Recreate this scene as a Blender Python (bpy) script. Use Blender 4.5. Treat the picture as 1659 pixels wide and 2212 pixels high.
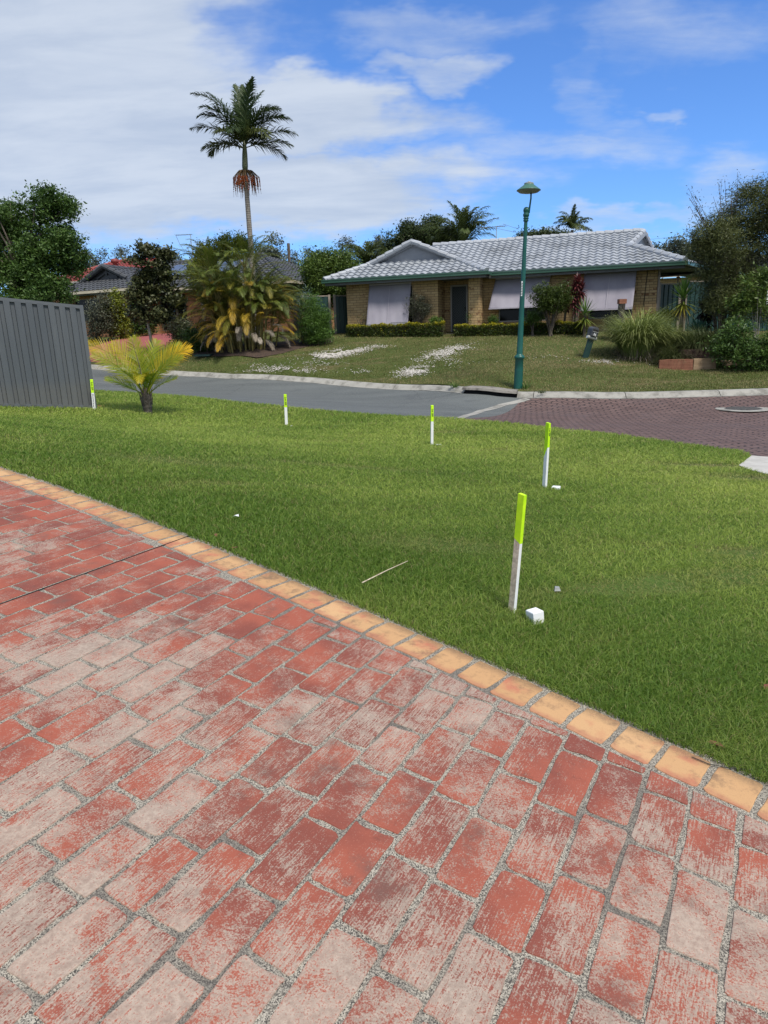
import bpy, math, random
import numpy as np
from mathutils import Vector, Matrix
random.seed(7); rng = np.random.default_rng(11)
R = math.radians
for o in list(bpy.data.objects): bpy.data.objects.remove(o)
S = bpy.context.scene; COL = S.collection

# ------------------------------------------------------------------ camera
FP = 1474.0; EYE = 1.5
ROLL = math.atan(.032); PITCH = math.atan((1106-722)/FP*math.cos(ROLL))
fw = np.array([0, math.cos(PITCH), -math.sin(PITCH)]); up0 = np.array([0, math.sin(PITCH), math.cos(PITCH)]); rt0 = np.array([1., 0, 0])
rt = math.cos(ROLL)*rt0-math.sin(ROLL)*up0; up = math.cos(ROLL)*up0+math.sin(ROLL)*rt0
CAMP = np.array([0, 0, EYE])
cam = bpy.data.cameras.new('camera'); co = bpy.data.objects.new('camera', cam); COL.objects.link(co)
cam.sensor_fit = 'VERTICAL'; cam.sensor_height = 36; cam.lens = FP/2212*36; cam.clip_start = .05; cam.clip_end = 3000
co.matrix_world = Matrix(((rt[0], up[0], -fw[0], 0), (rt[1], up[1], -fw[1], 0), (rt[2], up[2], -fw[2], EYE), (0, 0, 0, 1)))
S.camera = co
def ray(x, y): return fw+(x-829.5)/FP*rt+(1106-y)/FP*up
def at(x, y, Z): return CAMP+ray(x, y)*Z
def z1(x, y): return (.2604*x, 351+.2604*y)
def z2(x, y): return (378+.293*x, 162+.293*y)
def z3(x, y): return ((1250+x*.4822)*.54, (750+y*.4822)*.54)
def z4(x, y): return ((1950+x*.6763)*.54, (680+y*.6763)*.54)

# ------------------------------------------------------------------ light
S.view_settings.view_transform = 'Standard'; S.view_settings.look = 'None'; S.view_settings.gamma = 1
S.view_settings.use_curve_mapping = False
S.view_settings.exposure = 0.50
SUN_EL, SUN_AZ = R(57), R(148)       # azimuth clockwise from the viewing direction (+Y)
sl = bpy.data.lights.new('sun', 'SUN'); so = bpy.data.objects.new('sun', sl); COL.objects.link(so)
sl.energy = 3.0; sl.angle = R(14); sl.color = (1, .94, .84)
sd = Vector((math.sin(SUN_AZ)*math.cos(SUN_EL), math.cos(SUN_AZ)*math.cos(SUN_EL), math.sin(SUN_EL)))
so.rotation_euler = sd.to_track_quat('Z', 'Y').to_euler(); so.location = (20, -10, 30)
W = bpy.data.worlds.new('World'); S.world = W; W.use_nodes = True
class NT:
    def __init__(s, tree): s.t = tree; s.n = tree.nodes; s.l = tree.links
    def new(s, k, **a):
        n = s.n.new(k)
        for q, v in a.items(): setattr(n, q, v)
        return n
    def put(s, sock, v):
        if hasattr(v, 'is_output') or isinstance(v, bpy.types.NodeSocket): s.l.new(v, sock)
        elif v is not None: sock.default_value = v
    def m(s, op, a, b=None, c=None, clamp=False):
        n = s.new('ShaderNodeMath', operation=op, use_clamp=clamp)
        for i, v in enumerate((a, b, c)):
            if v is not None: s.put(n.inputs[i], v)
        return n.outputs[0]
    def vm(s, op, a, b=None):
        n = s.new('ShaderNodeVectorMath', operation=op); s.put(n.inputs[0], a)
        if b is not None: s.put(n.inputs[1], b)
        return n.outputs[1] if op in ('LENGTH', 'DOT_PRODUCT') else n.outputs[0]
    def noise(s, vec, scale, detail=4, rough=.55, dist=0, out=0):
        n = s.new('ShaderNodeTexNoise'); s.put(n.inputs['Vector'], vec); n.inputs['Scale'].default_value = scale
        n.inputs['Detail'].default_value = detail; n.inputs['Roughness'].default_value = rough; n.inputs['Distortion'].default_value = dist
        return n.outputs[out]
    def mapr(s, v, a, b, c=0., d=1., smooth=True):
        n = s.new('ShaderNodeMapRange', interpolation_type='SMOOTHSTEP' if smooth else 'LINEAR'); s.put(n.inputs[0], v)
        for i, q in enumerate((a, b, c, d)): s.put(n.inputs[i+1], q)
        return n.outputs[0]
    def mix(s, f, a, b, mode='MIX'):
        n = s.new('ShaderNodeMix', data_type='RGBA', blend_type=mode); s.put(n.inputs[0], f)
        s.put(n.inputs[6], a if not isinstance(a, tuple) or len(a) == 4 else a+(1,)); s.put(n.inputs[7], b if not isinstance(b, tuple) or len(b) == 4 else b+(1,))
        return n.outputs[2]
    def sep(s, v):
        n = s.new('ShaderNodeSeparateXYZ'); s.put(n.inputs[0], v); return n.outputs
    def comb(s, x, y, z):
        n = s.new('ShaderNodeCombineXYZ')
        for i, v in enumerate((x, y, z)): s.put(n.inputs[i], v)
        return n.outputs[0]
    def mapping(s, v, sc=(1, 1, 1), rot=(0, 0, 0), loc=(0, 0, 0)):
        n = s.new('ShaderNodeMapping'); s.put(n.inputs[0], v); n.inputs['Scale'].default_value = sc; n.inputs['Rotation'].default_value = rot; n.inputs['Location'].default_value = loc
        return n.outputs[0]
w = NT(W.node_tree); w.n.clear()
sky = w.new('ShaderNodeTexSky', sky_type='NISHITA', sun_disc=False, sun_elevation=SUN_EL, sun_rotation=SUN_AZ, air_density=1.0, dust_density=.3, ozone_density=2.5)
g = w.new('ShaderNodeTexCoord').outputs['Generated']; gx, gy, gz_ = w.sep(g)
dy = w.m('MAXIMUM', gy, .12); X = w.m('DIVIDE', gx, dy); Zc = w.m('DIVIDE', gz_, dy)
pl = w.m('ADD', w.m('MAXIMUM', gz_, 0.0), .16)
P2 = w.comb(w.m('DIVIDE', gx, pl), w.m('DIVIDE', gy, pl), 0.0)
n1 = w.noise(w.mapping(P2, (1, 1.7, 1), (0, 0, R(-12))), .8, 6, .6, .25); n2 = w.noise(w.mapping(P2, (1, 2.6, 1), (0, 0, R(-10)), (3, 7, 0)), 1.9, 7, .6, .3)
n3 = w.noise(P2, 6.0, 6, .65)
wx_ = w.m('SUBTRACT', w.noise(w.comb(X, w.m('MULTIPLY', Zc, 2.2), 0.), 3.2, 5, .6), .5); wz_ = w.m('SUBTRACT', w.noise(w.comb(X, w.m('MULTIPLY', Zc, 2.2), 5.), 4.0, 5, .6), .5)
X = w.m('ADD', X, w.m('MULTIPLY', wx_, .42)); Zc = w.m('ADD', Zc, w.m('MULTIPLY', wz_, .17))
shape = None
# cloud banks, as ellipses in the sky (az, el tangents): x, y centre and half-size in photo pixels, weight
for (cx, cy, rx, ry, wt) in [(60, 170, 470, 260, 1.), (170, 40, 330, 200, 1.), (150, 370, 520, 160, 1.), (560, 262, 400, 85, 1.), (600, 410, 470, 95, .95), (250, 330, 420, 190, .95), (900, 60, 260, 60, .45), (930, 135, 120, 40, .6), (1260, 170, 80, 150, .30), (1390, 232, 60, 22, .38), (1200, 283, 90, 16, .38), (1330, 490, 330, 26, .45), (1480, 60, 330, 90, .30), (1560, 420, 160, 90, .42), (1150, 300, 300, 60, .34)]:
    d0 = ray(cx, cy); a, b = d0[0]/d0[1], d0[2]/d0[1]
    e = w.vm('LENGTH', w.comb(w.m('DIVIDE', w.m('SUBTRACT', X, a), rx/FP), w.m('DIVIDE', w.m('SUBTRACT', Zc, b), ry/FP), 0.0))
    mk = w.mapr(e, .30, 1.45, wt, 0)
    shape = mk if shape is None else w.m('MAXIMUM', shape, mk)
back = w.mapr(w.m('ADD', gy, w.m('MULTIPLY', gz_, -.35)), -.35, .12, .78, 0)       # behind and overhead: mostly cloud
shape = w.m('MAXIMUM', shape, back); shape = w.m('MAXIMUM', shape, w.mapr(gz_, .42, .75, 0, .62))
cov = w.m('ADD', w.m('MULTIPLY', shape, .95), w.m('MULTIPLY', w.m('SUBTRACT', w.m('ADD', w.m('MULTIPLY', n1, .6), w.m('MULTIPLY', n2, .4)), .5), 1.1))
cov = w.mapr(w.m('ADD', w.m('ADD', cov, .03), w.m('MULTIPLY', w.m('SUBTRACT', n3, .5), .22)), .16, .80)
tone = w.m('ADD', w.m('MULTIPLY', n2, .5), w.m('MULTIPLY', n1, .5))
ccol = w.mix(w.mapr(tone, .36, .62), (3.6, 4.2, 5.2), (4.7, 5.2, 5.95))
ccol = w.mix(w.mapr(gz_, .02, .22, .55, 0.), ccol, (3.3, 4.1, 5.4))
skc = w.mix(1.0, sky.outputs[0], (.56, .86, 1.32), 'MULTIPLY')
bg = w.new('ShaderNodeBackground'); bg.inputs[1].default_value = .1
w.l.new(w.mix(w.m('MULTIPLY', cov, .93), skc, ccol), bg.inputs[0]); w.l.new(bg.outputs[0], w.new('ShaderNodeOutputWorld').inputs[0])

# ------------------------------------------------------------------ materials
def mat(name, build=None, col=(.5, .5, .5), rough=.6, metal=0., spec=.5):
    M = bpy.data.materials.new(name); M.use_nodes = True; t = NT(M.node_tree)
    b = t.n['Principled BSDF']; b.inputs['Base Color'].default_value = (*col, 1); b.inputs['Roughness'].default_value = rough
    b.inputs['Metallic'].default_value = metal; b.inputs['Specular IOR Level'].default_value = spec
    if build: build(t, b)
    return M
def pos(t): return t.new('ShaderNodeNewGeometry').outputs['Position']
def obj(t): return t.new('ShaderNodeTexCoord').outputs['Object']
def bump(t, b, h, strength=.3, dist=.01):
    n = t.new('ShaderNodeBump'); n.inputs['Strength'].default_value = strength; n.inputs['Distance'].default_value = dist
    t.put(n.inputs['Height'], h); t.l.new(n.outputs[0], b.inputs['Normal'])
def bc(t, b, c): t.put(b.inputs['Base Color'], c)
def varied(name, c1, c2, scale=6, rough=.6, stretch=(1, 1, 1), bstr=0., metal=0., spec=.5, fine=0):
    def f(t, b):
        v = t.mapping(obj(t), stretch); n = t.noise(v, scale, 6, .6)
        c = t.mix(t.mapr(n, .35, .65), c1, c2)
        if fine: c = t.mix(t.mapr(t.noise(obj(t), fine, 3, .6), .3, .7), c, tuple(x*.6 for x in c1))
        bc(t, b, c)
        if bstr: bump(t, b, n, bstr, .01)
    return mat(name, f, rough=rough, metal=metal, spec=spec)
def leafmat(name, dark, light, trans=.25, rough=.5, spec=.35, tip=None):
    def f(t, b):
        a = t.new('ShaderNodeAttribute', attribute_name='tint').outputs['Color']; r_, g_, b_ = t.sep(a)
        c = t.mix(r_, dark, light)
        if tip: c = t.mix(g_, c, tip)
        bc(t, b, c); tr = t.new('ShaderNodeBsdfTranslucent'); t.l.new(c, tr.inputs[0]); mx = t.new('ShaderNodeMixShader'); mx.inputs[0].default_value = trans
        t.l.new(b.outputs[0], mx.inputs[1]); t.l.new(tr.outputs[0], mx.inputs[2]); t.l.new(mx.outputs[0], t.n['Material Output'].inputs[0])
    return mat(name, f, rough=rough, spec=spec)
AZ1 = R(30.7)
def brick_red(t, b):
    p = pos(t); v = t.mapping(p, (1, 1, 1), (0, 0, AZ1))     # local y runs along the bricks
    r_, g_, b_ = t.sep(t.new('ShaderNodeAttribute', attribute_name='tint').outputs['Color'])
    off = t.comb(t.m('MULTIPLY', r_, 40.), t.m('MULTIPLY', g_, 40.), 0.)
    vo = t.vm('ADD', v, off)
    big = t.m('ADD', t.m('MULTIPLY', t.noise(vo, 9, 5, .62, .4), .55), t.m('MULTIPLY', t.noise(p, 5.5, 5, .62, .3), .45)); mid = t.noise(v, 1.1, 3, .5); streak = t.noise(t.mapping(vo, (230, 16, 1)), 1, 3, .65); fine = t.noise(p, 210, 2, .75); med = t.noise(p, 60, 5, .7)
    s = t.m('ADD', t.m('MULTIPLY', big, .86), t.m('MULTIPLY', med, .50)); s = t.m('ADD', s, t.m('MULTIPLY', fine, .62))
    s = t.m('ADD', s, t.m('MULTIPLY', t.m('MULTIPLY', t.m('SUBTRACT', streak, .5), t.mapr(b_, .15, .6)), .62)); s = t.m('ADD', s, t.m('MULTIPLY', t.m('SUBTRACT', g_, .5), .09)); s = t.m('ADD', s, t.m('MULTIPLY', t.m('SUBTRACT', mid, .5), .62))
    _x, _y, _z = t.sep(p); s = t.m('ADD', s, t.m('ADD', t.mapr(_y, 2.2, 3.6, 0., -.10), t.mapr(_y, 1.3, 2.2, .035, 0.)))
    wear = t.mapr(s, .935, 1.125)
    red = t.mix(t.mapr(t.noise(vo, 3.5, 3, .5), .35, .65), (.315, .090, .057), (.205, .062, .045))
    red = t.mix(t.m('MULTIPLY', t.mapr(t.noise(vo, 16, 5, .7), .56, .74), .6), red, (.13, .052, .04))
    red = t.mix(t.mapr(fine, .60, .80), red, (.50, .20, .14))
    pale = t.mix(t.mapr(med, .35, .7), (.43, .37, .30), (.29, .235, .19)); pale = t.mix(t.mapr(fine, .28, .42, .55, 0.), pale, (.24, .14, .12))
    c = t.mix(t.m('MULTIPLY', wear, .84), red, pale)
    c = t.mix(t.m('MULTIPLY', t.mapr(t.noise(p, 3.3, 7, .74), .52, .72), .62), c, (.13, .085, .07))
    spot = t.new('ShaderNodeTexVoronoi'); spot.inputs['Scale'].default_value = 5.5; t.put(spot.inputs['Vector'], p)
    c = t.mix(t.mapr(spot.outputs['Distance'], .028, .05, .6, 0.), c, (.11, .045, .035))
    bc(t, b, c); bump(t, b, t.m('ADD', t.m('MULTIPLY', streak, .6), t.m('ADD', fine, med)), .35, .003)
def mortar(t, b):
    p = pos(t); vo = t.new('ShaderNodeTexVoronoi'); vo.inputs['Scale'].default_value = 360; t.put(vo.inputs['Vector'], p)
    r_, g_, b_ = t.sep(vo.outputs['Color'])
    c = t.mix(t.mapr(r_, .2, .75), (.16, .145, .122), (.40, .365, .30)); c = t.mix(t.mapr(g_, .78, .86), c, (.06, .055, .05))
    lowm = t.m('ADD', t.noise(p, 2.2, 4, .6), t.m('MULTIPLY', t.noise(p, 9, 4, .6), .5)); c = t.mix(t.mapr(lowm, .70, .95, 0, .62), c, (.085, .075, .068))
    bc(t, b, c); bump(t, b, r_, .5, .002)
def edging(t, b):
    p = pos(t); r_, g_, b_ = t.sep(t.new('ShaderNodeAttribute', attribute_name='tint').outputs['Color']); vo = t.vm('ADD', p, t.comb(t.m('MULTIPLY', r_, 30.), g_, 0.))
    fine = t.noise(p, 230, 2, .7)
    c = t.mix(r_, (.46, .265, .125), (.545, .335, .17)); c = t.mix(t.mapr(t.noise(vo, 6, 5, .6), .50, .70), c, (.44, .17, .10))
    c = t.mix(t.m('MULTIPLY', t.mapr(t.noise(vo, 9, 6, .75), .47, .70), .8), c, (.17, .11, .07))
    c = t.mix(t.mapr(fine, .56, .72, 0, .35), c, (.24, .14, .08)); dd = b_; nn = t.noise(vo, 9, 5, .7)
    c = t.mix(t.m('MULTIPLY', t.mapr(t.m('ADD', dd, t.m('MULTIPLY', nn, .12)), .065, .125, .8, 0.), t.mapr(fine, .35, .6, .45, 1.)), c, (.17, .115, .07)); c = t.mix(t.mapr(t.m('ADD', dd, t.m('MULTIPLY', nn, .10)), .19, .235, 0., .6), c, (.36, .14, .09))
    bc(t, b, c); bump(t, b, fine, .3, .002)
M = {}
M['brick'] = mat('worn_red_stencil_brick', brick_red, rough=.85, spec=.25); M['mortar'] = mat('speckled_joint', mortar, rough=.95, spec=.2); M['edging'] = mat('yellow_edging_brick', edging, rough=.85, spec=.25)
def asphalt(t, b):
    p = pos(t); fine = t.noise(p, 90, 3, .7); lg = t.noise(t.mapping(p, (.25, 1.2, 1), (0, 0, R(18))), 1.2, 5, .6)
    c = t.mix(t.mapr(lg, .3, .7), (.070, .078, .076), (.102, .112, .108)); c = t.mix(t.mapr(fine, .45, .75), c, (.20, .21, .21)); c = t.mix(t.mapr(fine, .25, .42, .6, 0), c, (.045, .05, .052))
    c = t.mix(t.m('MULTIPLY', t.mapr(t.noise(p, .7, 5, .7), .56, .70), .45), c, (.055, .06, .062)); c = t.mix(t.m('MULTIPLY', t.mapr(t.noise(t.mapping(p, (.12, 2.2, 1), (0, 0, R(14))), 1.4, 4, .6), .52, .70), .35), c, (.15, .155, .15)); vc = t.new('ShaderNodeTexVoronoi', feature='DISTANCE_TO_EDGE'); vc.inputs['Scale'].default_value = .35; t.put(vc.inputs['Vector'], t.vm('ADD', p, t.comb(t.m('MULTIPLY', t.noise(p, 2.5, 5, .7), .5), 0., 0.))); c = t.mix(t.mapr(vc.outputs['Distance'], .0, .006, .55, 0.), c, (.035, .037, .038)); bc(t, b, c); bump(t, b, fine, .4, .004)
M['asphalt'] = mat('road_asphalt', asphalt, rough=.8, spec=.4)
def pavers(t, b):
    p = pos(t); v = t.mapping(p, (1, 1, 1), (0, 0, R(12))); x, y, z = t.sep(v)
    tri = t.m('PINGPONG', x, .085); y2 = t.m('ADD', y, t.m('MULTIPLY', tri, .75)); tri2 = t.m('PINGPONG', y, .08); x2 = t.m('ADD', x, t.m('MULTIPLY', tri2, .6))
    bt = t.new('ShaderNodeTexBrick'); bt.offset = .5; bt.inputs['Scale'].default_value = 1; bt.inputs['Brick Width'].default_value = .27; bt.inputs['Row Height'].default_value = .15; bt.inputs['Mortar Size'].default_value = .021; bt.inputs['Mortar Smooth'].default_value = .5
    bt.inputs['Color1'].default_value = (.112, .070, .062, 1); bt.inputs['Color2'].default_value = (.158, .102, .090, 1); bt.inputs['Mortar'].default_value = (.014, .011, .011, 1); t.put(bt.inputs['Vector'], t.comb(x2, y2, 0.))
    c = t.mix(t.mapr(t.noise(p, .9, 5, .65), .45, .75, 0, .6), bt.outputs['Color'], (.10, .075, .075)); c = t.mix(t.mapr(t.noise(p, 60, 3, .7), .5, .8, 0, .5), c, (.26, .195, .185))
    bc(t, b, c); bump(t, b, bt.outputs['Fac'], .6, -.008)
M['pavers'] = mat('interlocking_pavers', pavers, rough=.85, spec=.3)
def concrete(name, base, dark, stain=.5, sc=3):
    def f(t, b):
        p = pos(t); fine = t.noise(p, 70, 3, .7); n = t.noise(p, sc, 6, .7)
        c = t.mix(t.mapr(n, .42, .68, 0, stain), base, dark); c = t.mix(t.mapr(fine, .5, .75, 0, .5), c, tuple(x*.55 for x in base)); bc(t, b, c); bump(t, b, fine, .35, .004)
    return mat(name, f, rough=.9, spec=.25)
M['kerb'] = concrete('kerb_concrete', (.33, .32, .29), (.13, .125, .11), .8); M['kerb_dark'] = concrete('weathered_concrete', (.24, .225, .20), (.06, .055, .05), .8)
M['crossover'] = concrete('pale_concrete', (.47, .455, .42), (.30, .285, .26), .5)
def lawn(c1, c2, c3, sc=1.):
    def f(t, b):
        p = pos(t); n = t.noise(p, 1.1*sc, 5, .6); c = t.mix(t.mapr(n, .35, .65), c1, c2); c = t.mix(t.mapr(t.noise(t.mapping(p, (.5, 1.4, 1)), .9*sc, 5, .65, .3), .54, .70), c, c3)
        f2 = t.noise(p, 45, 3, .7); c = t.mix(t.mapr(f2, .3, .6, .6, 0), c, tuple(x*.45 for x in c1)); bc(t, b, c); bump(t, b, f2, .8, .02)
    return f
M['lawn'] = mat('lawn_soil', lawn((.060, .105, .018), (.085, .140, .028), (.10, .095, .035)), rough=.95, spec=.1)
M['verge'] = mat('verge_soil', lawn((.062, .088, .024), (.090, .112, .034), (.165, .130, .072), 1.), rough=.95, spec=.1)
M['earth'] = mat('rough_ground', lawn((.05, .07, .03), (.07, .085, .035), (.10, .085, .05), .3), rough=.95, spec=.1)
M['mulch'] = varied('leaf_litter', (.045, .028, .02), (.12, .075, .05), 18, .95, bstr=.8, fine=60)
M['grass'] = leafmat('grass_blade', (.120, .220, .030), (.44, .530, .110), .50, .5, .3, (.33, .29, .12))
M['vgrass'] = leafmat('verge_grass_blade', (.11, .138, .032), (.22, .235, .07), .38, .5, .25, (.36, .28, .15))
M['bark'] = varied('bark', (.09, .07, .055), (.20, .17, .14), 9, .9, (1, 1, .35), .5, fine=50)
M['palebark'] = varied('pale_bark', (.20, .18, .155), (.34, .31, .27), 10, .9, (1, 1, .5), .4)
def palmtrunk(t, b):
    x, y, z = t.sep(obj(t)); ring = t.m('PINGPONG', t.m('ADD', z, t.m('MULTIPLY', t.noise(obj(t), 8), .03)), .045); c = t.mix(t.mapr(ring, 0, .02), (.07, .06, .05), (.26, .235, .205))
    bc(t, b, t.mix(t.mapr(t.noise(obj(t), 14, 5), .45, .7), c, (.13, .115, .10)))
M['palmtrunk'] = mat('ringed_palm_trunk', palmtrunk, rough=.9)
def facebrick(name, c1, c2, c3, mort, axis='x'):
    def f(t, b):
        o = obj(t); x, y, z = t.sep(o); u = t.m('ADD', x, y)
        bt = t.new('ShaderNodeTexBrick'); bt.offset = .5; bt.inputs['Scale'].default_value = 1; bt.inputs['Brick Width'].default_value = .30; bt.inputs['Row Height'].default_value = .102; bt.inputs['Mortar Size'].default_value = .009; bt.inputs['Mortar Smooth'].default_value = .2; bt.inputs['Bias'].default_value = -.1
        bt.inputs['Color1'].default_value = (*c1, 1); bt.inputs['Color2'].default_value = (*c2, 1); bt.inputs['Mortar'].default_value = (*mort, 1); t.put(bt.inputs['Vector'], t.comb(u, z, 0.))
        cell = t.comb(t.m('FLOOR', t.m('DIVIDE', t.m('ADD', u, t.m('MULTIPLY', t.m('MODULO', t.m('FLOOR', t.m('DIVIDE', z, .102)), 2.), .15)), .30)), t.m('FLOOR', t.m('DIVIDE', z, .102)), 0.)
        wn = t.new('ShaderNodeTexWhiteNoise', noise_dimensions='2D'); t.put(wn.inputs['Vector'], cell); sp = t.m('MULTIPLY', t.mapr(wn.outputs['Value'], .86, .90), t.mapr(t.noise(o, 7, 4, .6), .42, .6))
        sp = t.m('MULTIPLY', sp, t.m('SUBTRACT', 1., bt.outputs['Fac'])); c = t.mix(sp, bt.outputs['Color'], c3); c = t.mix(t.mapr(t.noise(o, 30, 3, .7), .5, .8, 0, .35), c, tuple(x*.6 for x in c1)); bc(t, b, c); bump(t, b, bt.outputs['Fac'], .6, -.012)
    return mat(name, f, rough=.9, spec=.2)
M['cream_brick'] = facebrick('cream_face_brick', (.40, .275, .135), (.50, .36, .19), (.20, .105, .055), (.17, .12, .075))
M['orange_brick'] = facebrick('orange_face_brick', (.34, .15, .07), (.42, .20, .10), (.18, .07, .04), (.22, .16, .11))
def tiles(name, c1, c2, grime, rough=.55):
    def f(t, b):
        o = obj(t); n = t.noise(o, .9, 5, .65); c = t.mix(t.mapr(t.noise(o, 22, 3, .6), .3, .7), c1, c2); c = t.mix(t.mapr(n, .42, .72, 0, .6), c, grime); c = t.mix(t.m('MULTIPLY', t.mapr(t.noise(o, 5, 5, .75), .55, .72), .6), c, grime); bc(t, b, c)
    return mat(name, f, rough=rough, spec=.4)
M['tile_pale'] = tiles('pale_grey_roof_tile', (.29, .31, .345), (.385, .41, .445), (.13, .14, .15)); M['tile_dark'] = tiles('charcoal_roof_tile', (.055, .06, .068), (.085, .09, .10), (.04, .04, .045)); M['tile_red'] = tiles('red_roof_tile', (.22, .045, .04), (.28, .06, .05), (.12, .03, .03))
M['tile_cap'] = tiles('pale_ridge_cap', (.35, .375, .415), (.42, .445, .485), (.24, .25, .27)); M['tile_cap2'] = tiles('charcoal_ridge_cap', (.06, .064, .07), (.08, .084, .09), (.05, .05, .055))
M['gutter'] = varied('green_gutter_paint', (.030, .085, .058), (.042, .105, .072), 2, .35, (.3, .3, 3)); M['cream_paint'] = varied('cream_gutter_paint', (.52, .45, .33), (.60, .53, .40), 2, .4)
M['soffit'] = varied('soffit_board', (.10, .105, .11), (.13, .135, .14), 3, .7); M['grey_board'] = varied('grey_gable_board', (.24, .255, .29), (.27, .285, .32), 3, .6)
M['shade'] = varied('lilac_canvas', (.255, .24, .29), (.31, .295, .345), 1.3, .85, (1, 1, .6), .3); M['shade_trim'] = mat('canvas_hem', col=(.40, .38, .43), rough=.8)
M['frame'] = mat('aluminium_frame', col=(.36, .34, .31), rough=.4); M['frame_bronze'] = mat('bronze_frame', col=(.26, .21, .14), rough=.45)
M['glass'] = mat('dark_glass', col=(.008, .009, .010), rough=.12, spec=.22); M['black'] = mat('shade_and_joint_black', col=(.008, .008, .008), rough=.9); M['blackpaint'] = mat('black_marker_ink', col=(.01, .012, .01), rough=.6)  # flat black: painted shade in drain and letter slot, own colour of joint and handle
M['mesh'] = mat('door_mesh', col=(.015, .02, .022), rough=.5); M['lattice'] = mat('door_lattice', col=(.10, .13, .13), rough=.4)
def fencepaint(t, b):
    o = obj(t); x, y, z = t.sep(o); c = t.mix(t.mapr(t.noise(t.mapping(o, (1, 1, .25)), 2.5, 5, .65), .35, .65), (.078, .088, .100), (.096, .106, .118)); c = t.mix(t.m('MULTIPLY', t.mapr(t.noise(t.mapping(o, (6, 6, .5)), 2, 4, .6), .55, .75), .25), c, (.15, .15, .145))
    bc(t, b, t.mix(t.m('MULTIPLY', t.mapr(z, .0, .25, .3, 0.), t.noise(o, 14, 5, .7)), c, (.20, .17, .12)))
M['fence_grey'] = mat('slate_steel_sheet', fencepaint, rough=.42); M['fence_rail'] = mat('slate_steel_rail', col=(.105, .115, .128), rough=.4)
M['fence_green'] = varied('dark_green_steel_sheet', (.014, .045, .042), (.020, .055, .05), 1.2, .4); M['fence_post'] = varied('beige_post', (.27, .23, .19), (.33, .28, .235), 3, .6)
def polepaint(t, b):
    o = obj(t); n = t.noise(t.mapping(o, (1, 1, .25)), 9, 5, .7); c = t.mix(t.mapr(t.noise(o, 3, 3), .3, .7), (.006, .075, .062), (.010, .098, .080)); bc(t, b, t.mix(t.mapr(n, .68, .72, 0, .7), c, (.20, .26, .24)))
M['pole'] = mat('teal_green_pole_paint', polepaint, rough=.38); M['lampgreen'] = mat('lamp_hood_green', col=(.045, .13, .095), rough=.45); M['galv'] = varied('galvanised_metal', (.28, .29, .28), (.42, .43, .41), 20, .5, metal=.3); M['lens'] = mat('frosted_lens', col=(.22, .23, .2), rough=.4)
M['white'] = varied('white_stake_paint', (.72, .74, .76), (.80, .81, .81), 9, .6); M['fluoro'] = varied('fluorescent_yellow_green', (.46, .80, .004), (.58, .90, .01), 22, .65)
M['fluoro2'] = mat('fluorescent_yellow', col=(.68, .90, .02), rough=.6); M['wood'] = varied('bare_pine', (.68, .56, .42), (.78, .67, .52), 14, .8, (1, 1, .1), fine=40)
M['chips'] = leafmat('white_marble_chips', (.40, .37, .34), (.68, .65, .60), 0, .7, .3)
M['redconc'] = concrete('pinkish_red_concrete', (.29, .088, .085), (.22, .065, .06), .6, 1.)
def sleeper(name, c1, c2):
    def f(t, b):
        o = obj(t); wv = t.noise(t.mapping(o, (2, 2, 26), (0, R(4), 0)), 1, 4, .6, .4); c = t.mix(t.mapr(wv, .35, .65), c1, c2); bc(t, b, t.mix(t.mapr(t.noise(o, 5, 4, .7), .6, .75, 0, .6), c, tuple(x*.4 for x in c1))); bump(t, b, wv, .6, .01)
    return mat(name, f, rough=.9, spec=.2)
M['sleeper_red'] = sleeper('red_hardwood', (.20, .085, .055), (.27, .125, .08)); M['sleeper_pale'] = sleeper('pale_hardwood', (.26, .18, .11), (.36, .26, .17)); M['sleeper_dark'] = sleeper('dark_weathered_hardwood', (.075, .045, .04), (.13, .085, .075))
M['sandstone'] = varied('sandstone_block', (.38, .27, .18), (.46, .34, .24), 4, .9, bstr=.5); M['logwood'] = varied('charred_log', (.018, .015, .013), (.10, .088, .075), 16, .9, (1, 1, .25), .6)
M['solar'] = mat('solar_cells', col=(.10, .115, .14), rough=.12, spec=.8); M['panelframe'] = mat('panel_frame', col=(.35, .36, .38), rough=.4); M['solarblue'] = mat('blue_solar_cells', col=(.03, .06, .16), rough=.15)
M['iron'] = varied('cast_iron', (.06, .058, .058), (.11, .105, .10), 30, .6, bstr=.4); M['dry'] = leafmat('dry_frond', (.16, .12, .075), (.34, .30, .25), .1, .8)
L = {}
def LM(k, *a, **q): L[k] = leafmat(k, *a, **q)
LM('deep_green_leaf', (.030, .070, .016), (.105, .180, .036)); LM('magnolia_leaf', (.026, .042, .014), (.115, .120, .046), trans=.12, spec=.5); LM('olive_leaf', (.046, .062, .020), (.150, .170, .058)); LM('dull_grey_leaf', (.045, .055, .038), (.13, .14, .09))
LM('bright_leaf', (.035, .085, .014), (.12, .215, .035)); LM('yellow_green_leaf', (.08, .12, .012), (.28, .30, .03)); LM('hedge_leaf', (.022, .045, .010), (.085, .12, .016), tip=(.46, .40, .015)); LM('gum_leaf', (.060, .080, .060), (.15, .175, .13), trans=.15)
LM('umbrella_leaf', (.035, .075, .014), (.13, .19, .032)); LM('blue_grey_leaf', (.09, .14, .13), (.19, .26, .25)); LM('dark_needle_leaf', (.022, .042, .013), (.078, .105, .034)); LM('palm_leaf', (.018, .042, .018), (.050, .095, .034), tip=(.15, .16, .035)); LM('cane_leaf', (.030, .066, .012), (.15, .19, .028), tip=(.50, .30, .025))
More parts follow.
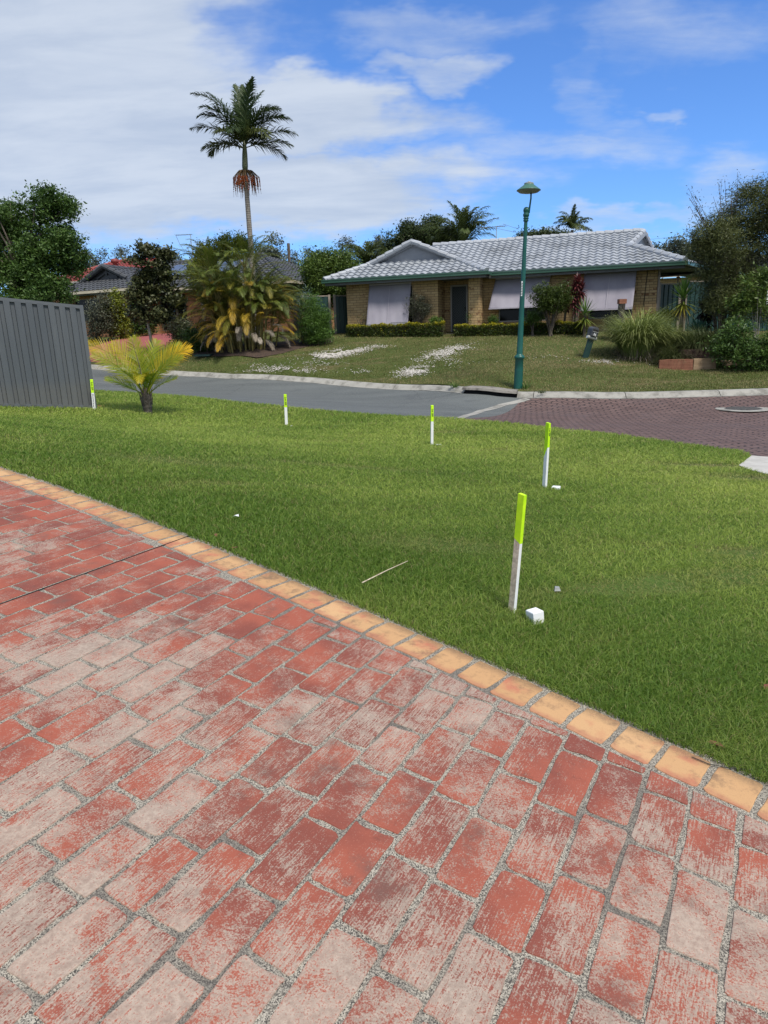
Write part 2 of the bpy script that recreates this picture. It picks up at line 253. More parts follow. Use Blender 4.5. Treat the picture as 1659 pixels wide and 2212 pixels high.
LM('young_palm_leaf', (.075, .16, .010), (.30, .37, .020), tip=(.70, .42, .012), trans=.3); LM('lemongrass_leaf', (.10, .16, .032), (.32, .39, .11), tip=(.38, .32, .18)); LM('mondo_leaf', (.032, .055, .016), (.10, .13, .038), tip=(.20, .19, .10)); LM('yucca_leaf', (.045, .11, .02), (.14, .23, .05), tip=(.50, .36, .03))
LM('agave_leaf', (.025, .085, .065), (.055, .14, .10)); LM('cordyline_leaf', (.055, .014, .018), (.19, .045, .045)); LM('dark_cordyline_leaf', (.012, .008, .014), (.035, .02, .03)); LM('fruit', (.34, .065, .02), (.50, .14, .045), tip=(.16, .12, .06)); LM('bird_flower', (.9, .45, .02), (.95, .6, .05))
M['crownshaft'] = varied('crownshaft_green', (.09, .11, .045), (.14, .15, .07), 4, .5, (1, 1, .3)); M['cane_stem'] = varied('cane_stem', (.14, .13, .04), (.26, .20, .06), 6, .6)

# ------------------------------------------------------------------ helpers
def tag(o, label=None, cat=None, group=None, kind=None):
    if label: o['label'] = label
    if cat: o['category'] = cat
    if group: o['group'] = group
    if kind: o['kind'] = kind
    return o
def empty(name, loc, label, cat, group=None, rz=0.):
    o = bpy.data.objects.new(name, None); o.empty_display_size = .2; COL.objects.link(o); o.location = tuple(loc); o.rotation_euler = (0, 0, rz); return tag(o, label, cat, group)
def link(name, me, m, parent=None, loc=(0, 0, 0)):
    ms = m if isinstance(m, (list, tuple)) else [m]
    for q in ms: me.materials.append(q)
    o = bpy.data.objects.new(name, me); COL.objects.link(o); o.location = tuple(loc)
    if parent: o.parent = parent
    return o
def npmesh(name, V, F, m, parent=None, loc=(0, 0, 0), tint=None, smooth=False):
    V = np.asarray(V, dtype=np.float32); F = np.asarray(F, dtype=np.int32); me = bpy.data.meshes.new(name); k = F.shape[1]
    me.vertices.add(len(V)); me.vertices.foreach_set('co', V.ravel()); me.loops.add(F.size); me.loops.foreach_set('vertex_index', F.ravel())
    me.polygons.add(len(F)); me.polygons.foreach_set('loop_start', np.arange(0, F.size, k, dtype=np.int32)); me.polygons.foreach_set('loop_total', np.full(len(F), k, dtype=np.int32))
    if smooth: me.polygons.foreach_set('use_smooth', np.ones(len(F), dtype=bool))
    me.update(calc_edges=True)
    if tint is not None:
        T = np.ones((len(V), 4), dtype=np.float32); T[:, :tint.shape[1]] = tint; a = me.color_attributes.new('tint', 'FLOAT_COLOR', 'POINT'); a.data.foreach_set('color', T.ravel())
    return link(name, me, m, parent, loc)
class MB:
    def __init__(s): s.v = []; s.f = []; s.mi = []; s.t = []
    def add(s, vs, fs, mi=0, t=None):
        b = len(s.v); s.v += [tuple(map(float, q)) for q in vs]; s.f += [tuple(b+i for i in f) for f in fs]; s.mi += [mi]*len(fs)
        s.t += [t if t else (0, 0, 0)]*len(vs); return s
    def box(s, x0, x1, y0, y1, z0, z1, mi=0):
        return s.add([(x0, y0, z0), (x1, y0, z0), (x1, y1, z0), (x0, y1, z0), (x0, y0, z1), (x1, y0, z1), (x1, y1, z1), (x0, y1, z1)], [(0, 3, 2, 1), (4, 5, 6, 7), (0, 1, 5, 4), (1, 2, 6, 5), (2, 3, 7, 6), (3, 0, 4, 7)], mi)
    def bar(s, a, b, w_, h_, mi=0, upv=(0, 0, 1)):
        a, b = Vector(a), Vector(b); d = (b-a).normalized(); u = d.cross(Vector(upv)).normalized()*w_/2; v = u.cross(d).normalized()*h_/2
        return s.add([a-u-v, a+u-v, a+u+v, a-u+v, b-u-v, b+u-v, b+u+v, b-u+v], [(0, 1, 2, 3), (7, 6, 5, 4), (0, 4, 5, 1), (1, 5, 6, 2), (2, 6, 7, 3), (3, 7, 4, 0)], mi)
    def tube(s, pts, rad, n=8, mi=0, cap=True, t=None):
        P = [Vector(p) for p in pts]; rad = rad if hasattr(rad, '__len__') else [rad]*len(P); vs = []; fs = []
        for i, p in enumerate(P):
            d = (P[min(i+1, len(P)-1)]-P[max(i-1, 0)]).normalized(); u = d.cross(Vector((0, 1, 0)) if abs(d.y) < .9 else Vector((1, 0, 0))).normalized(); v = d.cross(u)
            vs += [p+(u*math.cos(2*math.pi*k/n)+v*math.sin(2*math.pi*k/n))*rad[i] for k in range(n)]
        for i in range(len(P)-1):
            for k in range(n): fs.append((i*n+k, i*n+(k+1) % n, (i+1)*n+(k+1) % n, (i+1)*n+k))
        if cap: fs += [tuple(range(n))[::-1], tuple((len(P)-1)*n+k for k in range(n))]
        return s.add(vs, fs, mi, t)
    def lathe(s, prof, n=20, c=(0, 0, 0), mi=0):
        vs = [(c[0]+r*math.cos(2*math.pi*k/n), c[1]+r*math.sin(2*math.pi*k/n), c[2]+z) for r, z in prof for k in range(n)]
        return s.add(vs, [(i*n+k, i*n+(k+1) % n, (i+1)*n+(k+1) % n, (i+1)*n+k) for i in range(len(prof)-1) for k in range(n)], mi)
    def build(s, name, m, parent=None, loc=(0, 0, 0), smooth=False, tint=False):
        me = bpy.data.meshes.new(name); me.from_pydata(s.v, [], s.f); me.polygons.foreach_set('material_index', s.mi)
        if smooth: me.polygons.foreach_set('use_smooth', [True]*len(s.f))
        if tint:
            a = me.color_attributes.new('tint', 'FLOAT_COLOR', 'POINT'); a.data.foreach_set('color', np.c_[np.array(s.t), np.ones(len(s.v))].ravel())
        me.update(); return link(name, me, m, parent, loc)
# ------------------------------------------------------------------ terrain heights: thin-plate spline
PA, PB = -.08, .06                       # the driveway is one tilted plane z = PA x + PB y
def dhit(px, py): d = ray(px, py); return CAMP+d*(EYE/(PA*d[0]+PB*d[1]-d[2]))
_o = np.array([dhit(*q)[:2] for q in [(0, 1009.6), (125, 1052), (250, 1100), (375, 1147), (500, 1197), (625, 1250), (750, 1304.6), (829.6, 1334.6), (1004.6, 1412), (1149.7, 1474.7), (1294.7, 1542), (1394.8, 1587), (1489.6, 1627), (1659, 1692)]])
EA = _o[0]; ED = (_o[-1]-EA)/np.hypot(*(_o[-1]-EA)); EN = np.array([-ED[1], ED[0]]); _u = (_o-EA)@ED; _v = (_o-EA)@EN; ECF = np.polyfit(_u, _v, 3); EUM = _u.max()
def ef_(u): c = np.clip(u, -.3, EUM+.3); return np.polyval(ECF, c)+(u-c)*np.polyval(np.polyder(ECF), c)
def ed1(u): return np.polyval(np.polyder(ECF), np.clip(u, -.3, EUM+.3))
def edge_d(x, y): u = (x-EA[0])*ED[0]+(y-EA[1])*ED[1]; v = (x-EA[0])*EN[0]+(y-EA[1])*EN[1]; return (ef_(u)-v)/np.sqrt(1+ed1(u)**2)      # > 0 on the driveway
def edge_p(u, off): n_ = (EN-ed1(u)*ED)/math.sqrt(1+ed1(u)**2); return EA+ED*u+EN*ef_(u)-n_*off
def dz_(x, y): return PA*x+PB*y
CT = [at(*q) for q in [(207, 846, 17.5), (432, 860, 16.3), (611, 879, 15.3), (980, 905, 14), (1102, 916, 13), (1316, 939, 11.3), (1426, 954, 10.5), (1623, 987, 9.1), (199, 798, 25.5), (432, 814, 24.3), (676, 827, 22.8), (912, 843.5, 20.5), (1127, 861, 18.5), (1385, 861, 17.8), (1659, 853, 17.6),
  (205, 884, 13), (0, 880, 12.2), (933, 961, 9.9), (619, 921, 12.6), (320, 893, 13.2), (745, 729, 29), (1270, 723, 26.5), (1122, 825, 19.2), (1268, 774, 22.5), (1480, 798, 21), (1659, 800, 20.5), (520, 770, 25.5), (640, 745, 28), (385, 722, 35), (273, 730, 36), (195, 751, 31), (360, 752, 30), (850, 770, 25)]]
CT += [np.array((*edge_p(u, .0), dz_(*edge_p(u, .0)))) for u in (-3.5, -2, -.5, .6, 1.8, 3., 4., 5., 6., 7.2)]+[np.array((x, y, dz_(x, y))) for x, y in ((0, 0), (-2, 1), (-3, 3), (-5, 3), (1, 0), (2, -1.5), (-2, -3), (-6, 0), (2, -5), (-7, 5))]
CT += [np.array(q, float) for q in [tuple(at(1106, 1322, 3.45)), tuple(at(1176, 1056, 6.4)), (3, 4, -.06), (5, 0, -.3), (6, 5, -.2), (3, 1, -.2), (-5, 8.6, .62), (-8, 9, .8), (-60, 70, 3), (0, 90, 3.2), (60, 70, 2.6), (-60, 0, 1.6), (60, 0, -.8), (0, -50, -.5), (-12, 12, .9), (18, 16, -.3), (18, 26, .8), (16, 36, 1.3), (3, 36, 1.5), (-8, 42, 2), (-18, 40, 1.9), (-20, 30, 1.2), (-17, 24, .8)]]
CT = np.array(CT)
def _U(d2): return .5*d2*np.log(d2+1e-12)
_n = len(CT); _d2 = ((CT[:, None, :2]-CT[None, :, :2])**2).sum(-1); _A = np.zeros((_n+3, _n+3)); _A[:_n, :_n] = _U(_d2)+np.eye(_n)*.02; _A[:_n, _n:] = np.c_[np.ones(_n), CT[:, :2]]; _A[_n:, :_n] = _A[:_n, _n:].T
_W = np.linalg.solve(_A, np.r_[CT[:, 2], 0, 0, 0])
def H(x, y):
    x = np.atleast_1d(np.asarray(x, float)); y = np.atleast_1d(np.asarray(y, float)); sh = x.shape; x = x.ravel(); y = y.ravel(); out = np.empty(len(x))
    for i in range(0, len(x), 40000):
        a = x[i:i+40000]; b = y[i:i+40000]; d2 = (a[:, None]-CT[None, :, 0])**2+(b[:, None]-CT[None, :, 1])**2
        out[i:i+40000] = _U(d2)@_W[:_n]+_W[_n]+_W[_n+1]*a+_W[_n+2]*b
    return out.reshape(sh)
def h(x, y): return float(H(x, y)[0])
def hit(px, py):
    d = ray(px, py); t = np.linspace(1, 90, 1800); z = EYE+d[2]*t-H(d[0]*t, d[1]*t); i = np.argmax(z < 0)
    if z[i] >= 0: i = 600
    t0, t1 = t[max(i-1, 0)], t[i]; a, b = z[max(i-1, 0)], z[i]; tt = t0+(t1-t0)*a/(a-b+1e-9); return CAMP+d*tt
def hits(l): return np.array([hit(*q) for q in l])
def topz_(x, y, pyt):
    lo, hi = -2, 14
    for _ in range(40):
        m_ = (lo+hi)/2; q = np.array([x, y, m_])-CAMP; py = 1106-FP*(q@up)/(q@fw)
        if py > pyt: lo = m_
        else: hi = m_
    return lo
def resample(P, n):
    P = np.asarray(P, float); s = np.r_[0, np.cumsum(np.hypot(*(np.diff(P[:, :2], axis=0)).T))]; u = np.linspace(0, s[-1], n) if np.isscalar(n) else np.asarray(n)*s[-1]; return np.c_[tuple(np.interp(u, s, P[:, k]) for k in range(P.shape[1]))]
def loft(name, A, B, n, m, off, mt, kind='structure', label=None, cat=None, zf=None):
    a = resample(A, n)[:, :2]; b = resample(B, n)[:, :2]; f = np.linspace(0, 1, m); V = a[None]*(1-f[:, None, None])+b[None]*f[:, None, None]
    o = np.array([off(q) if callable(off) else off for q in f]); Z = (zf or H)(V[..., 0], V[..., 1])+o[:, None]; V3 = np.concatenate([V, Z[..., None]], -1).reshape(-1, 3)
    i = np.arange((m-1)*n).reshape(m-1, n)[:, :-1].ravel(); F = np.c_[i, i+1, i+n+1, i+n]; e1 = V3[F[0, 1]]-V3[F[0, 0]]; e2 = V3[F[0, 3]]-V3[F[0, 0]]
    if np.cross(e1, e2)[2] < 0: F = F[:, ::-1]
    ob = npmesh(name, V3, F, mt, smooth=True); return tag(ob, label, cat, None, kind)
def inpoly(x, y, P):
    P = np.asarray(P)[:, :2]; c = np.zeros(len(x), bool); j = len(P)-1
    for i in range(len(P)):
        xi, yi = P[i]; xj, yj = P[j]; k = ((yi > y) != (yj > y)) & (x < (xj-xi)*(y-yi)/(yj-yi+1e-12)+xi); c ^= k; j = i
    return c
# base terrain
gx_ = np.sign(np.linspace(-1, 1, 121))*(np.abs(np.linspace(-1, 1, 121))**2.6)*500; gy_ = 16+np.sign(np.linspace(-1, 1, 121))*(np.abs(np.linspace(-1, 1, 121))**2.6)*700
GX, GY = np.meshgrid(gx_, gy_); rr = np.hypot(GX, GY-16); k_ = np.clip((rr-45)/40, 0, 1); GZ = (H(GX, GY)-.16)*(1-k_)+k_*(1.6+0*rr)
i_ = (np.arange(120)[:, None]*121+np.arange(120)[None]).ravel(); tag(npmesh('ground', np.c_[GX.ravel(), GY.ravel(), GZ.ravel()], np.c_[i_, i_+1, i_+122, i_+121], M['earth'], smooth=True), kind='structure')
# ------------------------------------------------------------------ road
NEAR = [(90, 838), (207, 845.8), (432, 860), (486, 866.7), (611, 879), (708, 888), (808, 897), (916, 902.6), (980, 905.4)]
NEAR2 = [(980, 905.4), (1026, 910.5), (1102, 916), (1198, 928), (1316, 939), (1427, 954.5), (1541, 969.7), (1598, 977), (1623, 986.8)]
FAR = [(90, 791), (199, 798), (432, 814), (486, 818.4), (676, 827), (912, 843.5), (1000, 850.5), (1080, 857), (1127, 860)]
FAR2 = [(1127, 860), (1197, 859.5), (1300, 861.5), (1385, 861), (1659, 853.4), (1760, 850)]
n1_, n2_, f1_, f2_ = hits(NEAR), hits(NEAR2), hits(FAR), hits(FAR2)
def back(P, d, k0=0):       # push the near edge under the lawn
    Q = P.copy(); Q[:, :2] -= np.array([-.15, 1.])*d; return Q
n1b = back(n1_, .5); n1b[-1] = n1_[-1]
n2b = np.r_[n2_[:1], back(n2_[1:], .45)]; n2b = np.r_[n2b, [n2b[-1]+np.array([1.4, -1.2, 0]), n2b[-1]+np.array([5, -3.5, 0])]]
f2x = np.r_[f2_, [f2_[-1]+np.array([7, 1.5, 0])]]
n1x = np.r_[[n1b[0]+np.array([-9, 2.5, 0])], n1b]; f1x = np.r_[[f1_[0]+np.array([-9, 3.5, 0])], f1_]
n1x[-1, :2] += (-.1, -.45); n2b[0, :2] += (-.1, -.45)
loft('road', n1x, f1x, 90, 24, .0, M['asphalt']); loft('paved_intersection', n2b, f2x, 90, 24, .001, M['pavers'])
sp = resample(hits([(976, 908), (1000, 897), (1030, 887), (1080, 872.5), (1132, 860)]), 30); sp2 = sp.copy(); sp2[:, 0] += .16; sp2[:, 1] -= .14
loft('concrete_road_band', sp, sp2, 30, 4, .006, M['kerb'])
# far kerb: swept profile in segments with joints
FK = np.r_[f1x[:-1], f2x]; FKr = resample(FK, 400)
kn = np.gradient(FKr[:, :2], axis=0); kn /= np.hypot(*kn.T)[:, None]; kn = np.c_[-kn[:, 1], kn[:, 0]]; ks = np.r_[0, np.cumsum(np.hypot(*np.diff(FKr[:, :2], axis=0).T))]
iA = int(np.argmin(np.hypot(*(FKr[:, :2]-hit(998, 850)[:2]).T))); iB = int(np.argmin(np.hypot(*(FKr[:, :2]-hit(1112, 859)[:2]).T)))
kb = MB(); prof = [(-.02, -.05), (-.02, .012), (.10, .020), (.22, .115), (.30, .135), (.46, .138), (.46, -.1)]
def kerbseg(b, ia, ib, pr):
    idx = [ia+ (ib-ia)*k/6 for k in range(7)]; vs = []
    for q in idx:
        p = [np.interp(q, range(400), FKr[:, k]) for k in range(2)]; nn = [np.interp(q, range(400), kn[:, k]) for k in range(2)]; z0 = h(*p)
        vs += [(p[0]+nn[0]*d, p[1]+nn[1]*d, z0+z) for d, z in pr]
    m = len(pr); b.add(vs, [(i*m+k, (i+1)*m+k, (i+1)*m+k+1, i*m+k+1) for i in range(6) for k in range(m-1)]+[tuple(range(m)), tuple(6*m+k for k in range(m))[::-1]])
step = 2.4/(ks[-1]/400); q = 0.
while q < 399:
    e = min(q+step, 399)
    for a, b_ in ([(q, e)] if e <= iA or q >= iB else [x for x in ((q, min(e, iA)), (max(q, iB), e)) if x[1]-x[0] > .5]): kerbseg(kb, a+.08, b_-.08, prof)
    q = e
tag(kb.build('kerb', M['kerb']), kind='structure')
dr = empty('drain_inlet', (FKr[(iA+iB)//2][0], FKr[(iA+iB)//2][1], h(*FKr[(iA+iB)//2][:2])), 'dark weathered concrete storm drain inlet in the kerb by the green pole', 'drain')
b = MB(); kerbseg(b, iA, iB, [(.02, .105), (.05, .165), (.12, .185), (.5, .185), (.5, .10)]); o = b.build('lintel', M['kerb_dark'], dr); o.matrix_parent_inverse = Matrix.Translation(-dr.location)
b = MB(); kerbseg(b, iA+.2, iB-.2, [(.06, -.01), (.14, -.008), (.16, .104), (.3, .104)]); o = b.build('opening', M['black'], dr); o.matrix_parent_inverse = Matrix.Translation(-dr.location)  # black lining, the shade inside the inlet painted as colour
# manhole
mc = hit(1605, 883.5); mh = empty('manhole_cover', (mc[0], mc[1], h(mc[0], mc[1])+.004), 'round iron manhole cover in a pale concrete ring on the pavers', 'manhole')
b = MB(); b.lathe([(.40, .008), (.415, .012), (.58, .010), (.60, .002)], 40); b.build('concrete_ring', M['kerb'], mh)
b = MB(); b.lathe([(.001, .012), (.37, .012), (.395, .006), (.40, 0)], 40)
for k in range(-7, 8):
    c = k*.05; hw = math.sqrt(max(.36**2-c*c, 0)); b.box(-hw, hw, c-.012, c+.012, .010, .019)
b.build('cover', M['iron'], mh)
# crossover slab at right
cs = hits([(1623, 987), (1659, 990), (1596, 1008), (1612, 1016), (1659, 1029)]); A_ = np.r_[cs[:2], [cs[1]+np.array([3, -.3, 0])]]; B_ = np.r_[cs[2:5], [cs[4]+np.array([3, -2.2, 0])]]
loft('concrete_crossover', A_, B_, 24, 8, lambda f: .02, M['crossover'])
# ------------------------------------------------------------------ driveway of stencilled bricks
E1 = np.array([math.sin(AZ1), math.cos(AZ1)]); E2 = np.array([math.cos(AZ1), -math.sin(AZ1)]); EW = .190
sA = np.linspace(-5, 10, 60); V = []
for u in sA: p = edge_p(u, -.03); q = p-np.array([.75, .66])*9; V += [(*p, dz_(*p)), (*q, dz_(*q))]
i_ = np.arange(59)*2; tag(npmesh('driveway', V, np.c_[i_, i_+1, i_+3, i_+2], M['mortar']), kind='structure')
def pebble(bm_v, bm_f, bm_t, out, tint, z=.0035):
    n = len(out); c = out.mean(0); b0 = len(bm_v)
    for (sc, zz) in ((1., .0), (.985, z*.8), (.95, z)): 
        for p in out:
            q = c+(p-c)*(1-(1-sc)*min(1, .10/max(np.hypot(*(p-c)), .02))*1.0); bm_v.append((q[0], q[1], zz+dz_(q[0], q[1]))); bm_t.append(tint)
    for r_ in range(2):
        for k in range(n): bm_f.append((b0+r_*n+k, b0+r_*n+(k+1) % n, b0+(r_+1)*n+(k+1) % n, b0+(r_+1)*n+k))
    bm_f.append(tuple(b0+2*n+k for k in range(n)))
def outline(u0, u1, v0, v1, rc=.013, jit=.0026, n=5):
    P = []
    for (cu, cv, a0) in ((u1-rc, v1-rc, 0), (u0+rc, v1-rc, 90), (u0+rc, v0+rc, 180), (u1-rc, v0+rc, 270)):
        for k in range(4): a = R(a0+30*k); P.append((cu+rc*math.cos(a), cv+rc*math.sin(a)))
        nu, nv = {0: ((u0+rc, v1)), 90: ((u0, v0+rc)), 180: ((u1-rc, v0)), 270: ((u1, v1-rc))}[a0]; lu, lv = P[-1]
        for k in range(1, n): P.append((lu+(nu-lu)*k/n, lv+(nv-lv)*k/n))
    P = np.array(P); L_ = len(P); j = rng.normal(0, jit, (L_, 2)); j = (j+np.roll(j, 1, 0)+np.roll(j, -1, 0))/1.7; return P+j
bv, bf, bt_ = [], [], []
rowp = .141; j = -72
while j < 26:
    u0 = j*rowp; v = -3.2+random.random()*.28
    while v < 9.5:
        ln = random.choice([.268, .268, .285, .25, .285, .235, .30]); lo_u, hi_u = u0+.0075+random.uniform(-.002, .002), u0+rowp-.0075+random.uniform(-.002, .002)
        O_ = outline(lo_u, hi_u, v+.008+random.uniform(-.002, .003), v+ln-.008); wp = O_[:, :1]*E2+O_[:, 1:]*E1; wp = wp+np.stack([.012*np.sin(wp[:, 1]*1.3), .010*np.sin(wp[:, 0]*1.1)], 1)
        d = edge_d(wp[:, 0], wp[:, 1])-EW-.012
        c0 = wp.mean(0)
        if d.max() > .03 and d.min() < 7 and c0[1] > -1.2:
            if d.min() < 0:
                out_ = []
                for q_ in range(len(wp)):
                    a_, b_ = wp[q_], wp[(q_+1) % len(wp)]; sa_, sb2 = d[q_], d[(q_+1) % len(wp)]
                    if sa_ >= 0: out_.append(a_)
                    if (sa_ >= 0) != (sb2 >= 0): out_.append(a_+(b_-a_)*sa_/(sa_-sb2))
                wp = np.array(out_)
            x_, y_ = wp.T; ar = .5*abs((x_*np.roll(y_, -1)-y_*np.roll(x_, -1)).sum())
            if ar > .0035 and min(np.ptp(wp@E1), np.ptp(wp@E2)) > .035: pebble(bv, bf, bt_, wp, (random.random(), random.random(), random.random()))
        v += ln
    j += 1
me = bpy.data.meshes.new('driveway_bricks'); me.from_pydata(bv, [], bf); a = me.color_attributes.new('tint', 'FLOAT_COLOR', 'POINT'); a.data.foreach_set('color', np.c_[np.array(bt_), np.ones(len(bv))].ravel()); me.update()
tag(link('driveway_bricks', me, M['brick']), kind='structure')
xa, xb = dhit(0, 1307)[:2], dhit(345, 1182)[:2]; xd = (xb-xa)/np.hypot(*(xb-xa)); xa = xa-xd*1.5; xb = xb+xd*.27; nb_ = MB(); nb_.bar((*xa, dz_(*xa)+.0042), (*xb, dz_(*xb)+.0042), .007, .003); tag(nb_.build('expansion_joint', M['black']), kind='structure')
ev, ef, et = [], [], []; s = -4.
while s < 9:
    wd = .154+random.uniform(-.008, .008); O_ = outline(.006, wd-.006, .006, EW-.006+random.uniform(-.004, .002), .014, .0022); wp = np.array([edge_p(s+q[0], q[1]) for q in O_]); t_ = (random.random(), random.random())
    pebble(ev, ef, et, wp, (t_[0], t_[1], 0.), .004); n_ = len(O_)
    for r_ in range(3):
        for k in range(n_): et[len(et)-3*n_+r_*n_+k] = (t_[0], t_[1], O_[k, 1])
    s += wd+.011
me = bpy.data.meshes.new('driveway_edging'); me.from_pydata(ev, [], ef); a = me.color_attributes.new('tint', 'FLOAT_COLOR', 'POINT'); a.data.foreach_set('color', np.c_[np.array(et), np.ones(len(ev))].ravel()); me.update()
tag(link('driveway_edging', me, M['edging']), kind='structure')
# ------------------------------------------------------------------ near lawn
nf = np.r_[[n1_[0]+np.array([-9, 2.5, 0])], n1_, n2_[1:], cs[2:5], [cs[4]+np.array([3, -2.2, 0])], [cs[4]+np.array([5, -6, 0])]]
border = np.array([(*edge_p(u, .0), 0) for u in np.linspace(-5, 9.5, 40)])
nfa = np.r_[nf[:-1], nf[-1:]]
lawnpoly = np.r_[border[:, :2], nfa[::-1, :2]]
loft('lawn', border, nfa, 120, 60, lambda f: -.012+.022*min(1, f*8), M['lawn'])
def blades(name, P, hgt, wid, mt, tint, lean=.9, seg=True, label=None, cat=None):
    n = len(P); yaw = rng.uniform(0, 2*np.pi, n); L2 = rng.normal(0, lean, (n, 2))*.6; L2[:, 0] += .05
    d = np.c_[np.cos(yaw), np.sin(yaw), np.zeros(n)]; wv = d*wid[:, None]/2
    mid = np.c_[L2*.35, np.full(n, .62)]*hgt[:, None]; tip = np.c_[L2*1.1, np.full(n, .88)]*hgt[:, None]
    V = np.stack([P-wv, P+wv, P+mid+wv*.8, P+mid-wv*.8, P+tip], 1).reshape(-1, 3); b = np.arange(n)*5
    F = np.concatenate([np.c_[b, b+1, b+2], np.c_[b, b+2, b+3], np.c_[b+3, b+2, b+4]]); T = np.repeat(tint, 5, 0)
    o = npmesh(name, V, F, mt, tint=T); return tag(o, label, cat, None, 'stuff')
def fbm(x, y, s, seed):
    r_ = np.random.default_rng(seed); o = np.zeros(len(x)); a = 1.
    for k in range(6):
        for q in range(3):
            th = r_.uniform(0, 2*np.pi); f = s*1.9**k*r_.uniform(.8, 1.25); o += a*np.sin((x*np.cos(th)+y*np.sin(th))*f+r_.uniform(0, 6.28)+1.3*np.sin(y*f*.6+q)); 
        a *= .62
    return o/4.2
def polar(n, a0, a1, r0, r1):
    az = rng.uniform(R(a0), R(a1), n); r_ = np.exp(rng.uniform(math.log(r0), math.log(r1), n)); return r_*np.sin(az), r_*np.cos(az), r_
_a = polar(1250000, -52, 52, 1.5, 21); _b = polar(260000, 52, 112, .9, 12); x, y, rr = (np.r_[p_, q_] for p_, q_ in zip(_a, _b)); k = inpoly(x, y, lawnpoly); x, y, rr = x[k], y[k], rr[k]
keep = edge_d(x, y) < -.004+.022*(rng.random(len(x)) < .12); x, y, rr = x[keep], y[keep], rr[keep]; print('lawn blades', len(x))
pt = fbm(x*.8+y*.2, y*1.2-x*.2, 1.3, 3); pt2 = fbm(x*.42+y*.25, y*1.3-x*.25, 1.9, 5); pt3 = fbm(x, y, 5, 9)
edge = -edge_d(x, y)
th_ = rng.random(len(x)) < .78+.22*np.clip(edge/5, 0, 1); x, y, rr, pt, pt2, pt3, edge = (q[th_] for q in (x, y, rr, pt, pt2, pt3, edge))
yel = np.clip(.06+.36*pt+.22*pt2+.42*np.clip((edge-.5)/2.4, 0, 1), 0, 1)
bare = np.clip((pt2*.7+pt3*.45-.38)*1.8, 0, 1)*np.clip((edge-.3)/1, 0, 1)
dp = hit(1530, 1010); dp2 = hit(1300, 1090)
for c_, sx, sy, am in ((hit(1530, 1008), .55, .14, 1.6), (hit(1640, 1035), .5, .2, 1.2), (hit(395, 1000), .7, .18, .7), (hit(740, 1010), .9, .12, .6), (hit(960, 1180), .5, .15, .7)):
    bare = np.clip(bare+am*np.exp(-((x-c_[0])/sx)**2-((y-c_[1])/sy)**2), 0, 1.3)
tn = np.c_[np.clip(yel*.95+rng.uniform(-.18, .38, len(x)), 0, 1), np.clip(bare*.75+(rng.random(len(x)) < .07)*.8+.10*np.clip(pt, 0, 1), 0, 1)]
wid = np.clip(rr*.0011, .0026, .014)*rng.uniform(.7, 1.3, len(x)); hg = np.clip(.030+.0010*rr, .03, .045)*rng.uniform(.6, 1.35, len(x))*(1-.55*np.clip(bare, 0, 1))
farh = np.clip((edge-3)/4, 0, 1); hg *= 1+.35*farh
blades('lawn_grass', np.c_[x, y, H(x, y)], hg, wid, M['grass'], tn, 1.1, label='thick bright green grass covering the near lawn', cat='grass')
# ------------------------------------------------------------------ far verge
_hk = H(FKr[:, 0], FKr[:, 1])+.128
def VZ(x, y):
    x = np.atleast_1d(np.asarray(x, float)); y = np.atleast_1d(np.asarray(y, float)); d = y-np.interp(x, FKr[:, 0], FKr[:, 1])-.42; w_ = np.clip(d/2.0, 0, 1); w_ = w_*w_*(3-2*w_); base = H(x, y)
    return np.where(d > 2, base, (1-w_)*(np.interp(x, FKr[:, 0], _hk)+.09*np.clip(d, 0, 2))+w_*base)
def hv(x, y): return float(VZ(x, y)[0])
f_rows = np.r_[np.linspace(0, .12, 16), np.linspace(.135, 1, 40)]
KB = FKr[::4, :2]+kn[::4]*.43; KBx = np.c_[KB, np.zeros(len(KB))]
BK = np.array([(-34, 46, 0), (-20, 48, 0), (0, 46, 0), (20, 40, 0), (34, 34, 0)], float)
loft('verge', KBx, BK, 200, 110, .012, M['verge'], zf=VZ)
verge = np.r_[KBx[:, :2], BK[::-1, :2]]
d2p = hits([(150, 790), (222, 797), (286, 803), (300, 790), (330, 770), (362, 753), (391, 741), (388, 722)]); d2q = hits([(120, 772), (150, 764), (195, 752), (225, 743), (273, 731), (310, 726), (335, 723), (385, 721)])
loft('side_driveway', resample(d2p, 30), resample(d2q, 30), 40, 14, .045, M['redconc'])
drive2 = np.r_[d2p[:, :2], d2q[::-1, :2]]
mul1 = hits([(400, 765), (470, 772), (560, 775), (610, 765), (665, 750), (720, 741)]); mul2 = hits([(392, 745), (450, 746), (540, 744), (600, 740), (660, 735), (720, 731)])
loft('mulch_bed', mul1, mul2, 30, 8, .03, M['mulch'])
ml3 = hits([(190, 750), (230, 740), (280, 729), (340, 721), (400, 718)]); ml4 = ml3+np.array([-.8, 3.2, 0]); loft('side_garden_bed', ml3, ml4, 24, 8, .035, M['mulch'])
x, y, rr = polar(420000, -44, 42, 17, 40); k = inpoly(x, y, verge) & ~inpoly(x, y, drive2) & ~inpoly(x, y, np.r_[mul1[:, :2], mul2[::-1, :2]]) & (y < 34); x, y, rr = x[k], y[k], rr[k]
lp = hit(1255, 745); lp2 = hit(1300, 783)
fb = fbm(x*.5, y, 1.2, 21); fb2 = fbm(x, y*1.5, 3.1, 22); dryc = np.clip(.36+.38*fb+.28*fb2, 0, 1)
for c_, sx, sy, am in ((hit(1250, 742), 1.8, 1.3, .95), (hit(1320, 784), 2.4, .40, .8), (hit(800, 760), 3, 1.2, .22), (hit(1400, 826), 1.2, .25, .4)): dryc = np.clip(dryc+am*np.exp(-((x-c_[0])/sx)**2-((y-c_[1])/sy)**2), 0, 1)
